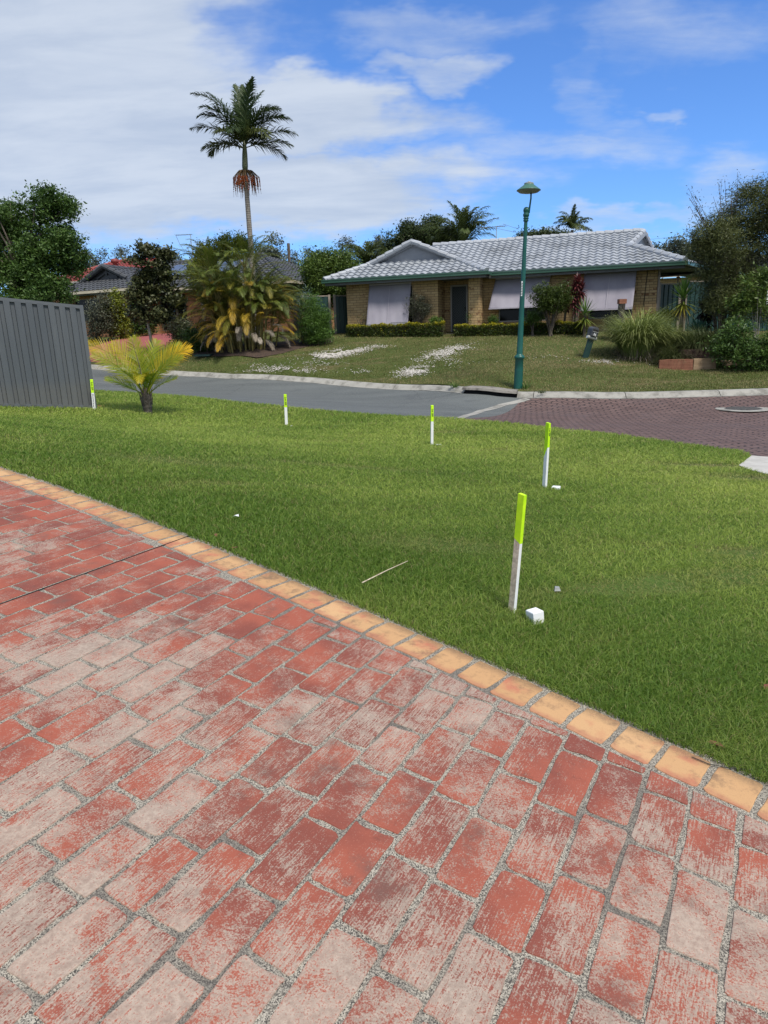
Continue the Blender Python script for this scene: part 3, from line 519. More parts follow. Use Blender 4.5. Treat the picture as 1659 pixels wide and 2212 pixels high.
thin = rng.random(len(x)) > .55*np.clip(dryc-.55, 0, 1)*2; x, y, rr, dryc, fb = x[thin], y[thin], rr[thin], dryc[thin], fb[thin]
blades('verge_grass', np.c_[x, y, VZ(x, y)+.008], rng.uniform(.025, .06, len(x)), rng.uniform(.010, .022, len(x)), M['vgrass'], np.c_[np.clip(.35+.3*fb+rng.uniform(-.3, .3, len(x)), 0, 1), np.clip(dryc*.9+rng.uniform(-.2, .25, len(x)), 0, 1)], .9, label='short patchy grass on the far verge below the cream brick house', cat='grass')
# white chips
V = []; F = []; T = []
for name_, (cx, cy, ax, ay, rot, n_) in enumerate([(738, 763, 66, 8, -9, 2600), (705, 770, 38, 5, 0, 600), (822, 750, 30, 4, 0, 90), (620, 794, 75, 7, 4, 620), (560, 798, 40, 5, 0, 160), (690, 786, 60, 5, 0, 130), (958, 764, 58, 11, -14, 1500), (897, 803, 40, 10, -8, 1100), (980, 752, 45, 5, 0, 200), (975, 783, 70, 10, 0, 110), (780, 803, 25, 6, 0, 70), (1310, 783, 50, 5, 2, 260), (1180, 775, 60, 6, 0, 60)]):
    pr = rng.normal(0, .5, (n_, 2)); ca, sa = math.cos(R(rot)), math.sin(R(rot))
    for a_, b_ in pr:
        if abs(a_) > 1.3 or abs(b_) > 1.3: continue
        p = hit(cx+a_*ax*ca-b_*ay*sa, cy+a_*ax*sa+b_*ay*ca) if False else None
    c_ = hit(cx, cy); exv = hit(cx+ax*ca, cy+ax*sa)-c_; eyv = hit(cx, cy-ay)-c_
    q = c_[None, :2]+pr[:, :1]*exv[None, :2]*1.05+pr[:, 1:]*eyv[None, :2]*.95
    ms = fbm(q[:, 0], q[:, 1], 4.5, 31) > -.25; q = q[ms]; zz = VZ(q[:, 0], q[:, 1])+.03; grey = (cx > 1100)
    for (px_, py_), z_ in zip(q, zz):
        s_ = random.uniform(.012, .030); b0 = len(V); ya = random.uniform(0, 6.28); tl = random.uniform(-.4, .4)
        for k in range(5): a_ = ya+k*1.2566; V.append((px_+s_*math.cos(a_)*random.uniform(.7, 1.2), py_+s_*math.sin(a_)*random.uniform(.7, 1.2), z_+tl*s_*math.cos(a_)))
        V.append((px_, py_, z_+s_*.45)); tt = random.random()*(.25 if grey else 1)
        T += [(tt, 0)]*6; F += [(b0+k, b0+(k+1) % 5, b0+5) for k in range(5)]
tag(npmesh('marble_chips', V, F, M['chips'], tint=np.array(T)), 'scattered white marble chips lying in patches on the far lawn', 'gravel', None, 'stuff')
# ------------------------------------------------------------------ foliage kit
def leafquads(C, size, aspect=2.2, droop=.0, flat=.3, szj=.35):
    n = len(C); d = rng.normal(0, 1, (n, 3)); d[:, 2] = d[:, 2]*.7-droop; d /= np.linalg.norm(d, axis=1)[:, None]; u = rng.normal(0, 1, (n, 3)); u[:, 2] *= flat; u -= (u*d).sum(1)[:, None]*d; u /= np.linalg.norm(u, axis=1)[:, None]+1e-9
    s = size*rng.uniform(1-szj, 1+szj, n)[:, None]; nrm = np.cross(d, u); V = np.stack([C-d*s*.5, C+u*s/aspect*.5+nrm*s*.06, C+d*s*.5, C-u*s/aspect*.5+nrm*s*.06], 1).reshape(-1, 3)
    b = np.arange(n)*4; return V, np.c_[b, b+1, b+2, b+3]
def crown(name, parent, lobes, nclump, per, sig, size, mt, aspect=2.2, droop=.0, shell=.45, top=0., tipf=None, flat=.3, sub=0):
    if sub:
        nl_ = []
        for l_ in lobes:
            for _ in range(sub):
                d_ = rng.normal(0, 1, 3); d_ /= np.linalg.norm(d_); f_ = rng.uniform(.32, .55); nl_.append((l_[0]+d_[0]*l_[3]*.72, l_[1]+d_[1]*l_[4]*.72, l_[2]+d_[2]*l_[5]*.72, l_[3]*f_, l_[4]*f_, l_[5]*f_))
            nl_.append((l_[0], l_[1], l_[2], l_[3]*.85, l_[4]*.85, l_[5]*.85))
        lobes = nl_
    vol = np.array([l[3]*l[4]*l[5] for l in lobes])**.75; pk = rng.choice(len(lobes), nclump, p=vol/vol.sum()); Lb = np.array(lobes)[pk]
    d = rng.normal(0, 1, (nclump, 3)); d /= np.linalg.norm(d, axis=1)[:, None]; r_ = rng.random(nclump)**shell*rng.uniform(.85, 1.12, nclump); C = Lb[:, :3]+d*Lb[:, 3:6]*r_[:, None]
    ct = rng.random(nclump); n = nclump*per; idx = np.repeat(np.arange(nclump), per); g_ = rng.normal(0, 1, (n, 3))*sig*rng.uniform(.6, 1.4, nclump)[idx][:, None]; g_[:, 2] *= .75
    P = C[idx]+g_; V, F = leafquads(P, size, aspect, droop, flat); tin = np.clip(.15+.45*ct[idx]+rng.uniform(-.15, .45, n), 0, 1)
    tip = np.zeros(n) if tipf is None else tipf(P); o = npmesh(name, V, F, mt, parent, tint=np.repeat(np.c_[tin, tip], 4, 0)); return C
def limbs(b, base, C, r0, k=12, rise=.5):
    for c_ in random.sample(list(map(tuple, C)), min(k, len(C))):
        c_ = Vector(c_); base = Vector(base); mid = base.lerp(c_, .5)+Vector((random.uniform(-.1, .1), random.uniform(-.1, .1), (c_-base).length*rise*.25)); b.tube([base, mid, c_], [r0, r0*.6, r0*.15], 6)
def tree(name, loc, label, cat, lobes, nclump, per, sig, size, leaf, trunk_h, tr, group=None, bark='bark', klimb=12, stems=1, lean=(0, 0), **kw):
    t = empty(name, loc, label, cat, group); C = crown('crown', t, lobes, nclump, per, sig, size, L[leaf], **kw); b = MB()
    for s_ in range(stems):
        ox, oy = (random.uniform(-.25, .25), random.uniform(-.2, .2)) if stems > 1 else (0, 0); tx, ty = ox*2.2+lean[0], oy*2+lean[1]
        b.tube([(ox*.4, oy*.4, -.2), (ox+lean[0]*.3, oy+lean[1]*.3, trunk_h*.4), (tx, ty, trunk_h)], [tr*1.25, tr, tr*.75], 8); limbs(b, (tx, ty, trunk_h*.95), C, tr*.55, klimb//stems+1)
    b.build('trunk', M[bark], t, smooth=True); return t
def bush(name, loc, label, lobes, nclump, per, sig, size, leaf, cat='shrub', group=None, stems=5, bark='bark', **kw):
    t = empty(name, loc, label, cat, group); C = crown('foliage', t, lobes, nclump, per, sig, size, L[leaf], **kw); b = MB()
    for c_ in random.sample(list(map(tuple, C)), min(stems, len(C))): c_ = Vector(c_); b.tube([(random.uniform(-.06, .06), random.uniform(-.06, .06), -.1), (c_.x*.4, c_.y*.4, c_.z*.5), c_], [.02, .014, .006], 5)
    b.build('stem', M[bark], t); return t
def frond(b, tb, base, az, el, ln, droop, nl, ll, lw, tint, tipy=0., ang=55, vshape=.35, hang=.35, stalk=.15, curl=1.6, taper=.25, twist=0., rw=.012, tips=.0, plume=0.):
    """rachis into MB b (may be None), leaflets into list tb=[V,F,T]"""
    pts = []; p = Vector(base); N = 14; d0 = None
    for i in range(N+1):
        s_ = i/N; e = el-droop*s_**curl; d = Vector((math.sin(az)*math.cos(e), math.cos(az)*math.cos(e), math.sin(e))); pts.append((p.copy(), d)); p = p+d*ln/N
    if b is not None: b.tube([q[0] for q in pts], [rw*(1-.85*i/N) for i in range(N+1)], 5, cap=False, t=tint)
    V, F, T = tb
    for k in range(nl):
        s_ = stalk+(1-stalk)*(k+.5)/nl; f = s_*N; i = min(int(f), N-1); fr = f-i; c = pts[i][0].lerp(pts[i+1][0], fr); d = pts[i][1].lerp(pts[i+1][1], fr).normalized()
        side = d.cross(Vector((0, 0, 1))); side = side.normalized() if side.length > .05 else Vector((math.cos(az), -math.sin(az), 0)); nrm = side.cross(d).normalized()
        if twist: side, nrm = side*math.cos(R(twist))+nrm*math.sin(R(twist)), nrm*math.cos(R(twist))-side*math.sin(R(twist))
        a = R(ang*(1-.45*s_)+random.uniform(-4, 4)); l_ = ll*(math.sin(math.pi*min(1, (s_-stalk)/(1-stalk)*.80+.17))**.7)*(1-taper*s_)*random.uniform(.88, 1.08)
        for sg in (1, -1):
            dr = (d*math.cos(a)+side*sg*math.sin(a)+nrm*(vshape+random.uniform(-.08, .08)+random.uniform(-plume, plume))*math.sin(a)).normalized(); m_ = c+dr*l_*.5; e_ = c+dr*l_-Vector((0, 0, hang*l_*random.uniform(.7, 1.2)))
            wv = dr.cross(nrm+Vector((random.uniform(-.3, .3),)*3)).normalized()*lw*.5; b0 = len(V); V += [c-wv*.6, c+wv*.6, m_+wv, m_-wv, e_]; 
            tt = (min(1, max(0, tint[0]+random.uniform(-.15, .15))), min(1, max(0, tint[1]+tipy*(s_**1.5)+random.uniform(-.08, .08))))
            T += [tt, tt, tt, tt, (tt[0], min(1, tt[1]+tips))]; F += [(b0, b0+1, b0+2), (b0, b0+2, b0+3), (b0+3, b0+2, b0+4)]
def tb_build(name, tb, mt, parent): return npmesh(name, np.array([tuple(v) for v in tb[0]]), np.array(tb[1]), mt, parent, tint=np.array(tb[2]))
def blade_clump(name, parent, n, rad, ln, wd, mt, el0=60, el1=88, droop=1.6, tipf=.0, squash=1., base_dry=0., seg=6, z0=0., azr=(0, 6.283)):
    V = []; F = []; T = []
    for k in range(n):
        az = random.uniform(*azr); rr_ = rad*math.sqrt(random.random()); p = Vector((rr_*math.sin(az)*1., rr_*math.cos(az)*squash, z0)); az += random.uniform(-.5, .5); el = R(random.uniform(el0, el1)); l_ = ln*random.uniform(.6, 1.1); dr_ = droop*random.uniform(.6, 1.2); tt = random.random()
        side = Vector((math.cos(az), -math.sin(az), 0)); b0 = len(V)
        for i in range(seg+1):
            s_ = i/seg; ww = wd*(1-s_**2)*.5+.0008; V += [p-side*ww, p+side*ww]; e = el-dr_*s_**1.4; g2 = max(tipf*s_**3, base_dry*(1-s_)*random.uniform(.6, 1)); T += [(tt, g2)]*2; p = p+Vector((math.sin(az)*math.cos(e), math.cos(az)*math.cos(e), math.sin(e)))*l_/seg
        F += [(b0+2*i, b0+2*i+1, b0+2*i+3, b0+2*i+2) for i in range(seg)]
    return npmesh(name, np.array([tuple(v) for v in V]), np.array(F), mt, parent, tint=np.array(T))
#@@PART2
# ------------------------------------------------------------------ roofs and houses
def clipu(poly, v):
    xs = []
    for i in range(len(poly)):
        (u0, v0), (u1, v1) = poly[i], poly[(i+1) % len(poly)]
        if (v0 <= v < v1) or (v1 <= v < v0): xs.append(u0+(u1-u0)*(v-v0)/(v1-v0))
    return (min(xs), max(xs)) if len(xs) > 1 else None
def tileface(b, p0, eu, ev, poly, per=.30, course=.335, amp=.042):
    p0, eu, ev = Vector(p0), Vector(eu).normalized(), Vector(ev).normalized(); n = eu.cross(ev).normalized(); n = n if n.z > 0 else -n
    vm = max(q[1] for q in poly); k = 0
    while k*course < vm:
        v0 = k*course; v1 = min(v0+course*1.04, vm); r_ = clipu(poly, min(v0+course*.35, vm-.01)); k += 1
        if not r_: continue
        ns = max(2, int((r_[1]-r_[0])/.05)); vs = []
        for i in range(ns+1):
            u = r_[0]+(r_[1]-r_[0])*i/ns; ph = (u/per) % 1.; hh = amp*(math.sin(math.pi*min(ph/.62, 1))**.8 if ph < .62 else -.25*math.sin(math.pi*(ph-.62)/.38)); j_ = .004*math.sin(u*37+k*5)
            vs += [p0+eu*u+ev*v0+n*(-.02), p0+eu*u+ev*(v0+.004)+n*(hh+.052+j_), p0+eu*u+ev*v1+n*(hh+.004)]
        fs = []
        for i in range(ns): fs += [(3*i, 3*i+3, 3*i+4, 3*i+1), (3*i+1, 3*i+4, 3*i+5, 3*i+2)]
        b.add(vs, fs)
    us = [q for q in poly]; b.add([p0+eu*u+ev*v-n*.03 for u, v in us], [tuple(range(len(us)))])
def caps(b, a, c, r_=.115, step=.38, lift=.03):
    a, c = Vector(a), Vector(c); L_ = (c-a).length; n = max(1, round(L_/step)); d = (c-a)/n
    for i in range(n): p, q = a+d*i, a+d*(i+1.06); z = Vector((0, 0, lift)); b.tube([p+z, p+d*.08+z*1.2, q+z*.6], [r_*1.12, r_*1.1, r_*.95], 8)
SL = .42; CS = 1/math.sqrt(1+SL*SL)
def v_of(run): return run/CS
house = empty('brick_house', (-1.3206, 30.896, 1.42), 'low cream brick house with pale grey tiled roof, green gutters and canvas blinds', 'house', None, -R(18))
EZ = 2.36
b = MB()      # wing faces + main faces
tileface(b, (-.75, -.6, EZ), (1, 0, 0), (0, 1, SL), [(0, 0), (6.9, 0), (5.2, v_of(1.7)), (1.7, v_of(1.7))])
tileface(b, (6.15, -.6, EZ), (0, 1, 0), (-1, 0, SL), [(0, 0), (.9, 0), (4.35, v_of(3.45)), (1.5, v_of(3.45)), (1.5, v_of(1.7)), (1.7, v_of(1.7))])
tileface(b, (-.75, -.6, EZ), (0, 1, 0), (1, 0, SL), [(0, 0), (6, 0), (6, v_of(3.45)), (1.5, v_of(3.45)), (1.5, v_of(1.7)), (1.7, v_of(1.7))])
tileface(b, (0, .3, EZ+.02), (1, 0, 0), (0, 1, SL), [(6.15, 0), (13.45, 0), (11.45, v_of(2.15)), (12.08, v_of(3.8)), (3.0, v_of(3.8)), (2.65, v_of(3.45))])
tileface(b, (13.45, .3, EZ+.02), (.313, .95, 0), (-.95, .313, .35), [(0, 0), (8, 0), (5.2, 2.72), (1.42, 2.72)])
tileface(b, (0, 7.9, EZ+.02), (1, 0, 0), (0, -1, SL), [(0, 0), (15.9, 0), (12.6, v_of(2.1)), (12.0, v_of(3.8)), (3.0, v_of(3.8))])
roof = b.build('roof', M['tile_pale'], house)
b = MB(); zr = EZ+3.45*SL; zm = EZ+.02+3.8*SL; zg = EZ+1.7*SL; zh = EZ+.02+2.15*SL

for args in [((-.75, -.6, EZ), (.95, 1.1, zg)), ((6.15, -.6, EZ), (4.45, 1.1, zg)), ((.80, .93, zg-.06), (2.7, .93, zr+.02), .10, .42, .045), ((4.60, .93, zg-.06), (2.7, .93, zr+.02), .10, .42, .045), ((2.7, .9, zr), (2.7, 3.75, zr)), ((2.9, 4.1, zm), (12.05, 4.1, zm)), ((13.45, .3, EZ+.02), (11.45, 2.45, zh), .13), ((11.5, 2.45, zh), (12.1, 4.1, zm), .09), ((12.62, 5.75, zh), (12.1, 4.1, zm), .09), ((3.0, 4.1, zm), (-.6, 7.9, EZ))]:
    b = MB(); caps(b, *args); b.build('ridge_cap', M['tile_cap'], roof)
b = MB(); b.add([(.95, 1.16, zg-.02), (4.45, 1.16, zg-.02), (2.7, 1.16, zr-.03)], [(0, 1, 2)]); b.build('gable_board', M['grey_board'], roof)
b = MB(); b.add([(11.46, 2.45, zh-.05), (12.52, 5.75, zh-.05), (12.0, 4.1, zm-.05)], [(0, 1, 2)]); b.build('gable_board', M['grey_board'], roof)
for p_, q_, h_ in (((.9, 1.06, zg-.05), (2.7, 1.06, zr-.06), .10), ((4.5, 1.06, zg-.05), (2.7, 1.06, zr-.06), .10), ((11.60, 2.4, zh-.08), (12.17, 4.1, zm-.08), .14), ((12.7, 5.8, zh-.08), (12.17, 4.1, zm-.08), .14), ((.95, 1.14, zg+.01), (4.45, 1.14, zg+.01), .02)): b = MB(); b.bar(p_, q_, .05, h_); b.build('bargeboard', M['grey_board'], roof)
b = MB(); GZ0, GZ1 = EZ-.115, EZ+.005
for (x0, x1, y0) in ((-.85, 6.25, -.6), (6.25, 13.52, .3)): b.box(x0, x1, y0-.115, y0-.005, GZ0, GZ1); b.box(x0, x1, y0-.128, y0-.113, GZ1-.03, GZ1+.012)
b.box(6.14, 6.25, -.6, .19, GZ0, GZ1); b.bar((13.52, .25, (GZ0+GZ1)/2), (16.0, 7.9, (GZ0+GZ1)/2), .11, GZ1-GZ0); b.box(-.86, -.75, -.6, 8, GZ0, GZ1); b.build('gutter', M['gutter'], roof)
b = MB(); b.box(-.73, 6.12, -.59, 1.5, EZ-.17, EZ-.13); b.box(6.125, 13.47, .31, 1.5, EZ-.17, EZ-.13); b.box(-.73, 6.12, -.594, -.57, EZ-.22, EZ-.02); b.box(6.13, 13.47, .306, .33, EZ-.22, EZ-.02); b.add([(12.2, 1.5, EZ-.15), (13.42, .4, EZ-.15), (15.8, 7.8, EZ-.15), (14.4, 7.8, EZ-.15)], [(0, 1, 2, 3)]); b.build('soffit', M['soffit'], roof)
b = MB(); T_ = .24
def wallseg(b, x0, x1, y, openings, z1_=EZ-.14, z0_=-.7):
    xs = x0
    for (a, c, lo, hi) in openings: b.box(xs, a, y, y+T_, z0_, z1_); b.box(a, c, y, y+T_, z0_, lo); b.box(a, c, y, y+T_, hi, z1_); xs = c
    b.box(xs, x1, y, y+T_, z0_, z1_)
wallseg(b, 0, 4.04, 0, [(1.1, 2.95, .3, 2.05)]); b.box(3.8, 4.037, T_, 1.3, -.7, EZ-.14); b.box(0, T_, T_, 7.8, -.7, EZ-.14)
wallseg(b, 3.8, 5.3, 1.3, [(4.3, 5.04, -.0, 2.02)]); b.box(5.33, 5.78, 0, .9, -.7, EZ-.14); b.box(5.33, 5.78, .9, 1.5, -.7, EZ-.14)
wallseg(b, 5.783, 12.58, .9, [(6.42, 8.42, .42, 1.95), (10.05, 11.72, .42, 1.95)]); b.box(12.34, 12.58, .9+T_, 7.56, -.7, EZ-.14); b.box(0+T_, 12.34, 7.56, 7.8, -.7, EZ-.14); wall = b.build('wall', M['cream_brick'], house)
b = MB(); b.box(3.9, 5.4, .35, 1.29, -.2, .02); b.build('doorstep', M['kerb'], house)
for (a, c) in ((6.42, 8.42), (10.05, 11.72)):
    b = MB(); b.box(a, c, .875, .90, .33, .418); b.build('sill', M['cream_brick'], house)
def window(x0, x1, y, z0, z1_, mull, par=house, fm='frame'):
    b = MB(); f = .05; b.box(x0, x1, y, y+.05, z0, z0+f); b.box(x0, x1, y, y+.05, z1_-f, z1_); b.box(x0, x0+f, y, y+.05, z0+f, z1_-f); b.box(x1-f, x1, y, y+.05, z0+f, z1_-f)
    for m_ in mull: b.box(m_-.022, m_+.022, y+.003, y+.05, z0+f, z1_-f)
    fr = b.build('window', M[fm], par); b = MB(); b.box(x0+.02, x1-.02, y+.055, y+.07, z0+.02, z1_-.02); b.build('pane', M['glass'], fr); return fr
window(1.1, 2.95, .09, .3, 2.05, [2.02]); window(6.42, 8.42, .99, .42, 1.95, [7.4]); window(10.05, 11.72, .99, .42, 1.95, [10.95])
b = MB(); b.box(4.3, 4.36, 1.27, 1.36, 0, 2.02); b.box(4.98, 5.04, 1.27, 1.36, 0, 2.02); b.box(4.36, 4.98, 1.27, 1.36, 1.96, 2.02); b.box(4.36, 4.98, 1.27, 1.36, 0, .06); door = b.build('security_door', M['frame'], house)
b = MB(); b.box(4.36, 4.98, 1.34, 1.37, .06, 1.96); b.build('screen', M['mesh'], door)
b = MB()
for k in range(-12, 24):
    for sg in (1, -1):
        z0_ = k*.11; a = (4.36, z0_) if sg > 0 else (4.98, z0_); pa, pb = Vector((a[0], 1.325, z0_)), Vector((4.98 if sg > 0 else 4.36, 1.325, z0_+.62*1.5)); lo, hi = .07, 1.95; dz = pb.z-pa.z
        t0, t1 = max(0, (lo-pa.z)/dz), min(1, (hi-pa.z)/dz)
        if t1-t0 > .02: b.bar(pa.lerp(pb, t0), pa.lerp(pb, t1), .006, .010, upv=(0, 1, 0))
b.build('lattice', M['lattice'], door); b = MB(); b.box(4.93, 4.96, 1.22, 1.27, .95, 1.12); b.build('handle', M['black'], door)
def blind(x0, x1, xb0, xb1, y, zt, zb, out, seam, label, torn=False):
    nx, nz = 24, 18; V = []; 
    for j in range(nz+1):
        s_ = j/nz
        for i in range(nx+1):
            u = i/nx; xx = (x0+(x1-x0)*u)*(1-s_)+(xb0+(xb1-xb0)*u)*s_; bulge = -.05*math.sin(math.pi*s_)*math.sin(math.pi*u)+.016*math.sin(u*11+s_*4)*s_+.008*math.sin(u*31-s_*5)*s_; V.append((xx, y-out*s_-bulge, zt+(zb-zt)*s_-.02*math.sin(math.pi*u)*s_))
    F = [(j*(nx+1)+i, j*(nx+1)+i+1, (j+1)*(nx+1)+i+1, (j+1)*(nx+1)+i) for j in range(nz) for i in range(nx)]
    bl = npmesh('canvas_blind', V, F, M['shade'], house, smooth=True); bl['label'] = label; sm = bl.modifiers.new('thick', 'SOLIDIFY'); sm.thickness = .006
    b = MB(); b.bar((xb0, y-out-.008, zb), (xb1, y-out-.008, zb), .03, .035); b.bar((x0, y, zt), (x1, y, zt), .06, .06)
    xs = x0+(x1-x0)*seam; xs2 = xb0+(xb1-xb0)*seam; b.bar((xs, y-.02, zt), (xs2, y-out-.022, zb), .012, .004, upv=(0, 1, 0)); b.build('hem', M['shade_trim'], bl)
    if torn:
        b = MB()
        for (u0, u1, zz, hh) in ((.0, .25, .0, .10), (.27, .50, .0, .09), (.56, 1., .02, .10)):
            for q in range(5): b.box(xb0+(xb1-xb0)*u0, xb0+(xb1-xb0)*u1, y-out-.03-.004*q, y-out-.028-.004*q, zb+zz+q*hh/5, zb+zz+q*hh/5+.012)
        b.build('torn_strip', M['galv'], bl); b = MB(); b.box(xb0+(xb1-xb0)*.60, xb0+(xb1-xb0)*1., y-out-.045, y-out-.03, zb+.10, zb+.125); b.build('patch', M['blackpaint'], bl)
    for xx, xt in ((xb0+.05, x0+.05), (xb1-.05, x1-.05)): b = MB(); b.tube([(xx, y-out, zb), (xt, y+.03, zb-.12)], .008, 5); b.build('stay_arm', M['frame'], bl)
blind(1.08, 2.92, 1.04, 2.88, -.05, 2.12, .42, .50, .5, 'long lilac canvas blind with torn silver strips at its hem', True)
blind(6.30, 8.52, 6.12, 8.33, .84, 2.15, .95, .62, .55, 'lilac canvas blind nearest the front door'); blind(9.85, 11.80, 9.70, 11.70, .84, 2.22, .74, .62, .5, 'lilac canvas blind at the right end of the house')
b = MB(); b.tube([(12.2, .88, 2.2), (12.12, .86, .9), (12.1, .86, -.4)], .012, 6); b.build('blind_cord', M['blackpaint'], house); b = MB(); b.box(12.60, 12.68, .93, 1.02, -.6, 2.2); b.build('downpipe', M['fence_post'], house)
# television antennas
def antenna(name, base, hgt, label, boom, cable=False, rz=0.):
    t = empty(name, base, label, 'antenna', None, rz); b = MB(); b.tube([(0, 0, 0), (0, 0, hgt)], .018, 6); b.build('mast', M['galv'], t); b = MB(); b.bar((-boom[0], 0, hgt), (boom[1], 0, hgt*1.0+.02), .025, .025)
    n = 11
    for k in range(n): xx = -boom[0]+(boom[0]+boom[1])*k/(n-1); l_ = .22+.03*(k % 3); b.tube([(xx, -l_, hgt+.015), (xx, l_, hgt+.015)], .006, 4)
    if not cable: b.tube([(boom[1]-.1, -.1, hgt+.12), (boom[1]+.7, .2, hgt-.12)], .007, 4); b.tube([(boom[1]-.5, -.1, hgt-.05), (boom[1]+.5, .2, hgt-.25)], .007, 4); b.tube([(-.2, 0, hgt), (.4, .1, hgt+.1), (boom[1]+.1, .1, hgt+.02)], .007, 4)
    b.build('boom', M['soffit'], t)
    if cable: b = MB(); b.tube([(-boom[0], 0, hgt), (-boom[0]*.8, 0, hgt-.45), (-.45, 0, hgt-.85), (-.12, 0, hgt-.6), (0, 0, hgt-.25)], .010, 5); b.build('cable', M['soffit'], t)
P = at(1072, 524, 34); antenna('tv_antenna', (P[0], P[1], P[2]-.1), .82, 'black television antenna on the ridge of the pale tiled roof', (.82, .42), rz=R(-5))
P = at(415.5, 548, 39.5); antenna('tv_antenna', (P[0], P[1], P[2]-.5), 1.52, 'television antenna with a hanging cable above the dark tiled roof', (.85, .08), True)
# ---- second house
TH2 = R(25); O2 = np.array([-13.0, 37.3, 2.0]); e2x = np.array([math.cos(TH2), -math.sin(TH2), 0]); e2y = np.array([math.sin(TH2), math.cos(TH2), 0])
def loc2(px, py, y):
    d = ray(px, py); t = ((O2-CAMP)@e2y+y)/(d@e2y); Q = CAMP+d*t-O2; return Q@e2x, Q[2]
h2 = empty('brick_house', O2, 'orange brick house with charcoal tiled roof, cream gutters and solar panels', 'house', None, -TH2); EZ2 = 2.22
b = MB()
tileface(b, (-6, 0, EZ2), (1, 0, 0), (0, 1, SL), [(0, 0), (6.3, 0), (4.7, v_of(1.6)), (1.6, v_of(1.6))]); tileface(b, (.3, 0, EZ2), (0, 1, 0), (-1, 0, SL), [(0, 0), (2.0, 0), (5.15, v_of(3.15)), (1.4, v_of(3.15)), (1.4, v_of(1.6)), (1.6, v_of(1.6))])
tileface(b, (-6, 0, EZ2), (0, 1, 0), (1, 0, SL), [(0, 0), (8, 0), (8, v_of(3.15)), (1.4, v_of(3.15)), (1.4, v_of(1.6)), (1.6, v_of(1.6))]); tileface(b, (0, 2, EZ2), (1, 0, 0), (0, 1, SL), [(.3, 0), (8.7, 0), (4.3, v_of(4.4)), (-3.2, v_of(4.4)), (-2.85, v_of(3.15))])
tileface(b, (8.7, 2, EZ2), (0, 1, 0), (-1, 0, SL), [(0, 0), (8.8, 0), (4.4, v_of(4.4))]); tileface(b, (0, 10.8, EZ2), (1, 0, 0), (0, -1, SL), [(-6, 0), (8.7, 0), (4.3, v_of(4.4)), (-3.2, v_of(4.4))]); r2 = b.build('roof', M['tile_dark'], h2)
zr2 = EZ2+3.15*SL; zm2 = EZ2+4.4*SL; zg2 = EZ2+1.6*SL
for args in [((-6, 0, EZ2), (-4.4, 1.6, zg2), .13), ((.3, 0, EZ2), (-1.3, 1.6, zg2), .13), ((-4.5, 1.4, zg2-.05), (-2.85, 1.4, zr2+.03), .13, .42, .05), ((-1.2, 1.4, zg2-.05), (-2.85, 1.4, zr2+.03), .13, .42, .05), ((-2.85, 1.4, zr2), (-2.85, 5.1, zr2)), ((-3.2, 6.4, zm2), (4.3, 6.4, zm2)), ((8.7, 2, EZ2), (4.3, 6.4, zm2))]:
    b = MB(); caps(b, *args); b.build('ridge_cap', M['tile_cap2'], r2)
b = MB(); b.add([(-4.4, 1.66, zg2-.02), (-1.3, 1.66, zg2-.02), (-2.85, 1.66, zr2-.03)], [(0, 1, 2)]); b.bar((-3.6, 1.6, zg2+.1), (-2.85, 1.6, zg2+.42), .05, .09); b.bar((-2.1, 1.6, zg2+.1), (-2.85, 1.6, zg2+.42), .05, .09); b.bar((-2.85, 1.6, zr2+.15), (-2.85, 1.6, zg2+.25), .09, .09, upv=(0, 1, 0)); b.build('gable_truss', M['tile_cap2'], r2)
b = MB(); b.box(-6.1, .4, -.12, -.01, EZ2-.13, EZ2); b.box(.29, .4, -.01, 1.88, EZ2-.13, EZ2); b.box(.4, 8.8, 1.88, 1.99, EZ2-.13, EZ2); b.box(8.69, 8.8, 2, 10.8, EZ2-.13, EZ2); b.build('gutter', M['cream_paint'], r2)
b = MB(); b.box(-5.98, .28, .01, 2.6, EZ2-.2, EZ2-.15); b.box(.28, 8.68, 2.01, 3, EZ2-.2, EZ2-.15); b.build('soffit', M['soffit'], r2)
b = MB(); EZ = EZ2; 
wx0, _ = loc2(347, 690, 2.6); wx1, _ = loc2(405, 690, 2.6)
wallseg(b, -5.4, -.3, .6, [(-4.6, -2.6, .7, 1.9)], EZ2-.16, -.8); b.box(-.54, -.3, .84, 2.6, -.8, EZ2-.16); wallseg(b, -.3, 8.1, 2.6, [(wx0, wx1, .05, 2.0)], EZ2-.16, -.8); b.box(7.86, 8.1, 2.84, 10, -.8, EZ2-.16); b.box(-5.4, -5.16, .84, 10, -.8, EZ2-.16); b.build('wall', M['orange_brick'], h2)
window(-4.6, -2.6, .69, .7, 1.9, [-3.6], h2, 'frame_bronze'); fr = window(wx0, wx1, 2.69, .05, 2.0, [wx0+(wx1-wx0)*.30, wx0+(wx1-wx0)*.58, wx0+(wx1-wx0)*.62], h2, 'frame_bronze'); b = MB(); b.box(wx0, wx1, 2.685, 2.72, .52, .57); b.build('transom', M['frame_bronze'], fr)
b = MB(); b.tube([(-.25, .5, EZ2-.2), (-.25, .5, -.5)], .045, 8); b.build('downpipe', M['white'], h2)
n_ = Vector((0, -SL, 1)).normalized(); es = Vector((0, 1, SL)).normalized()
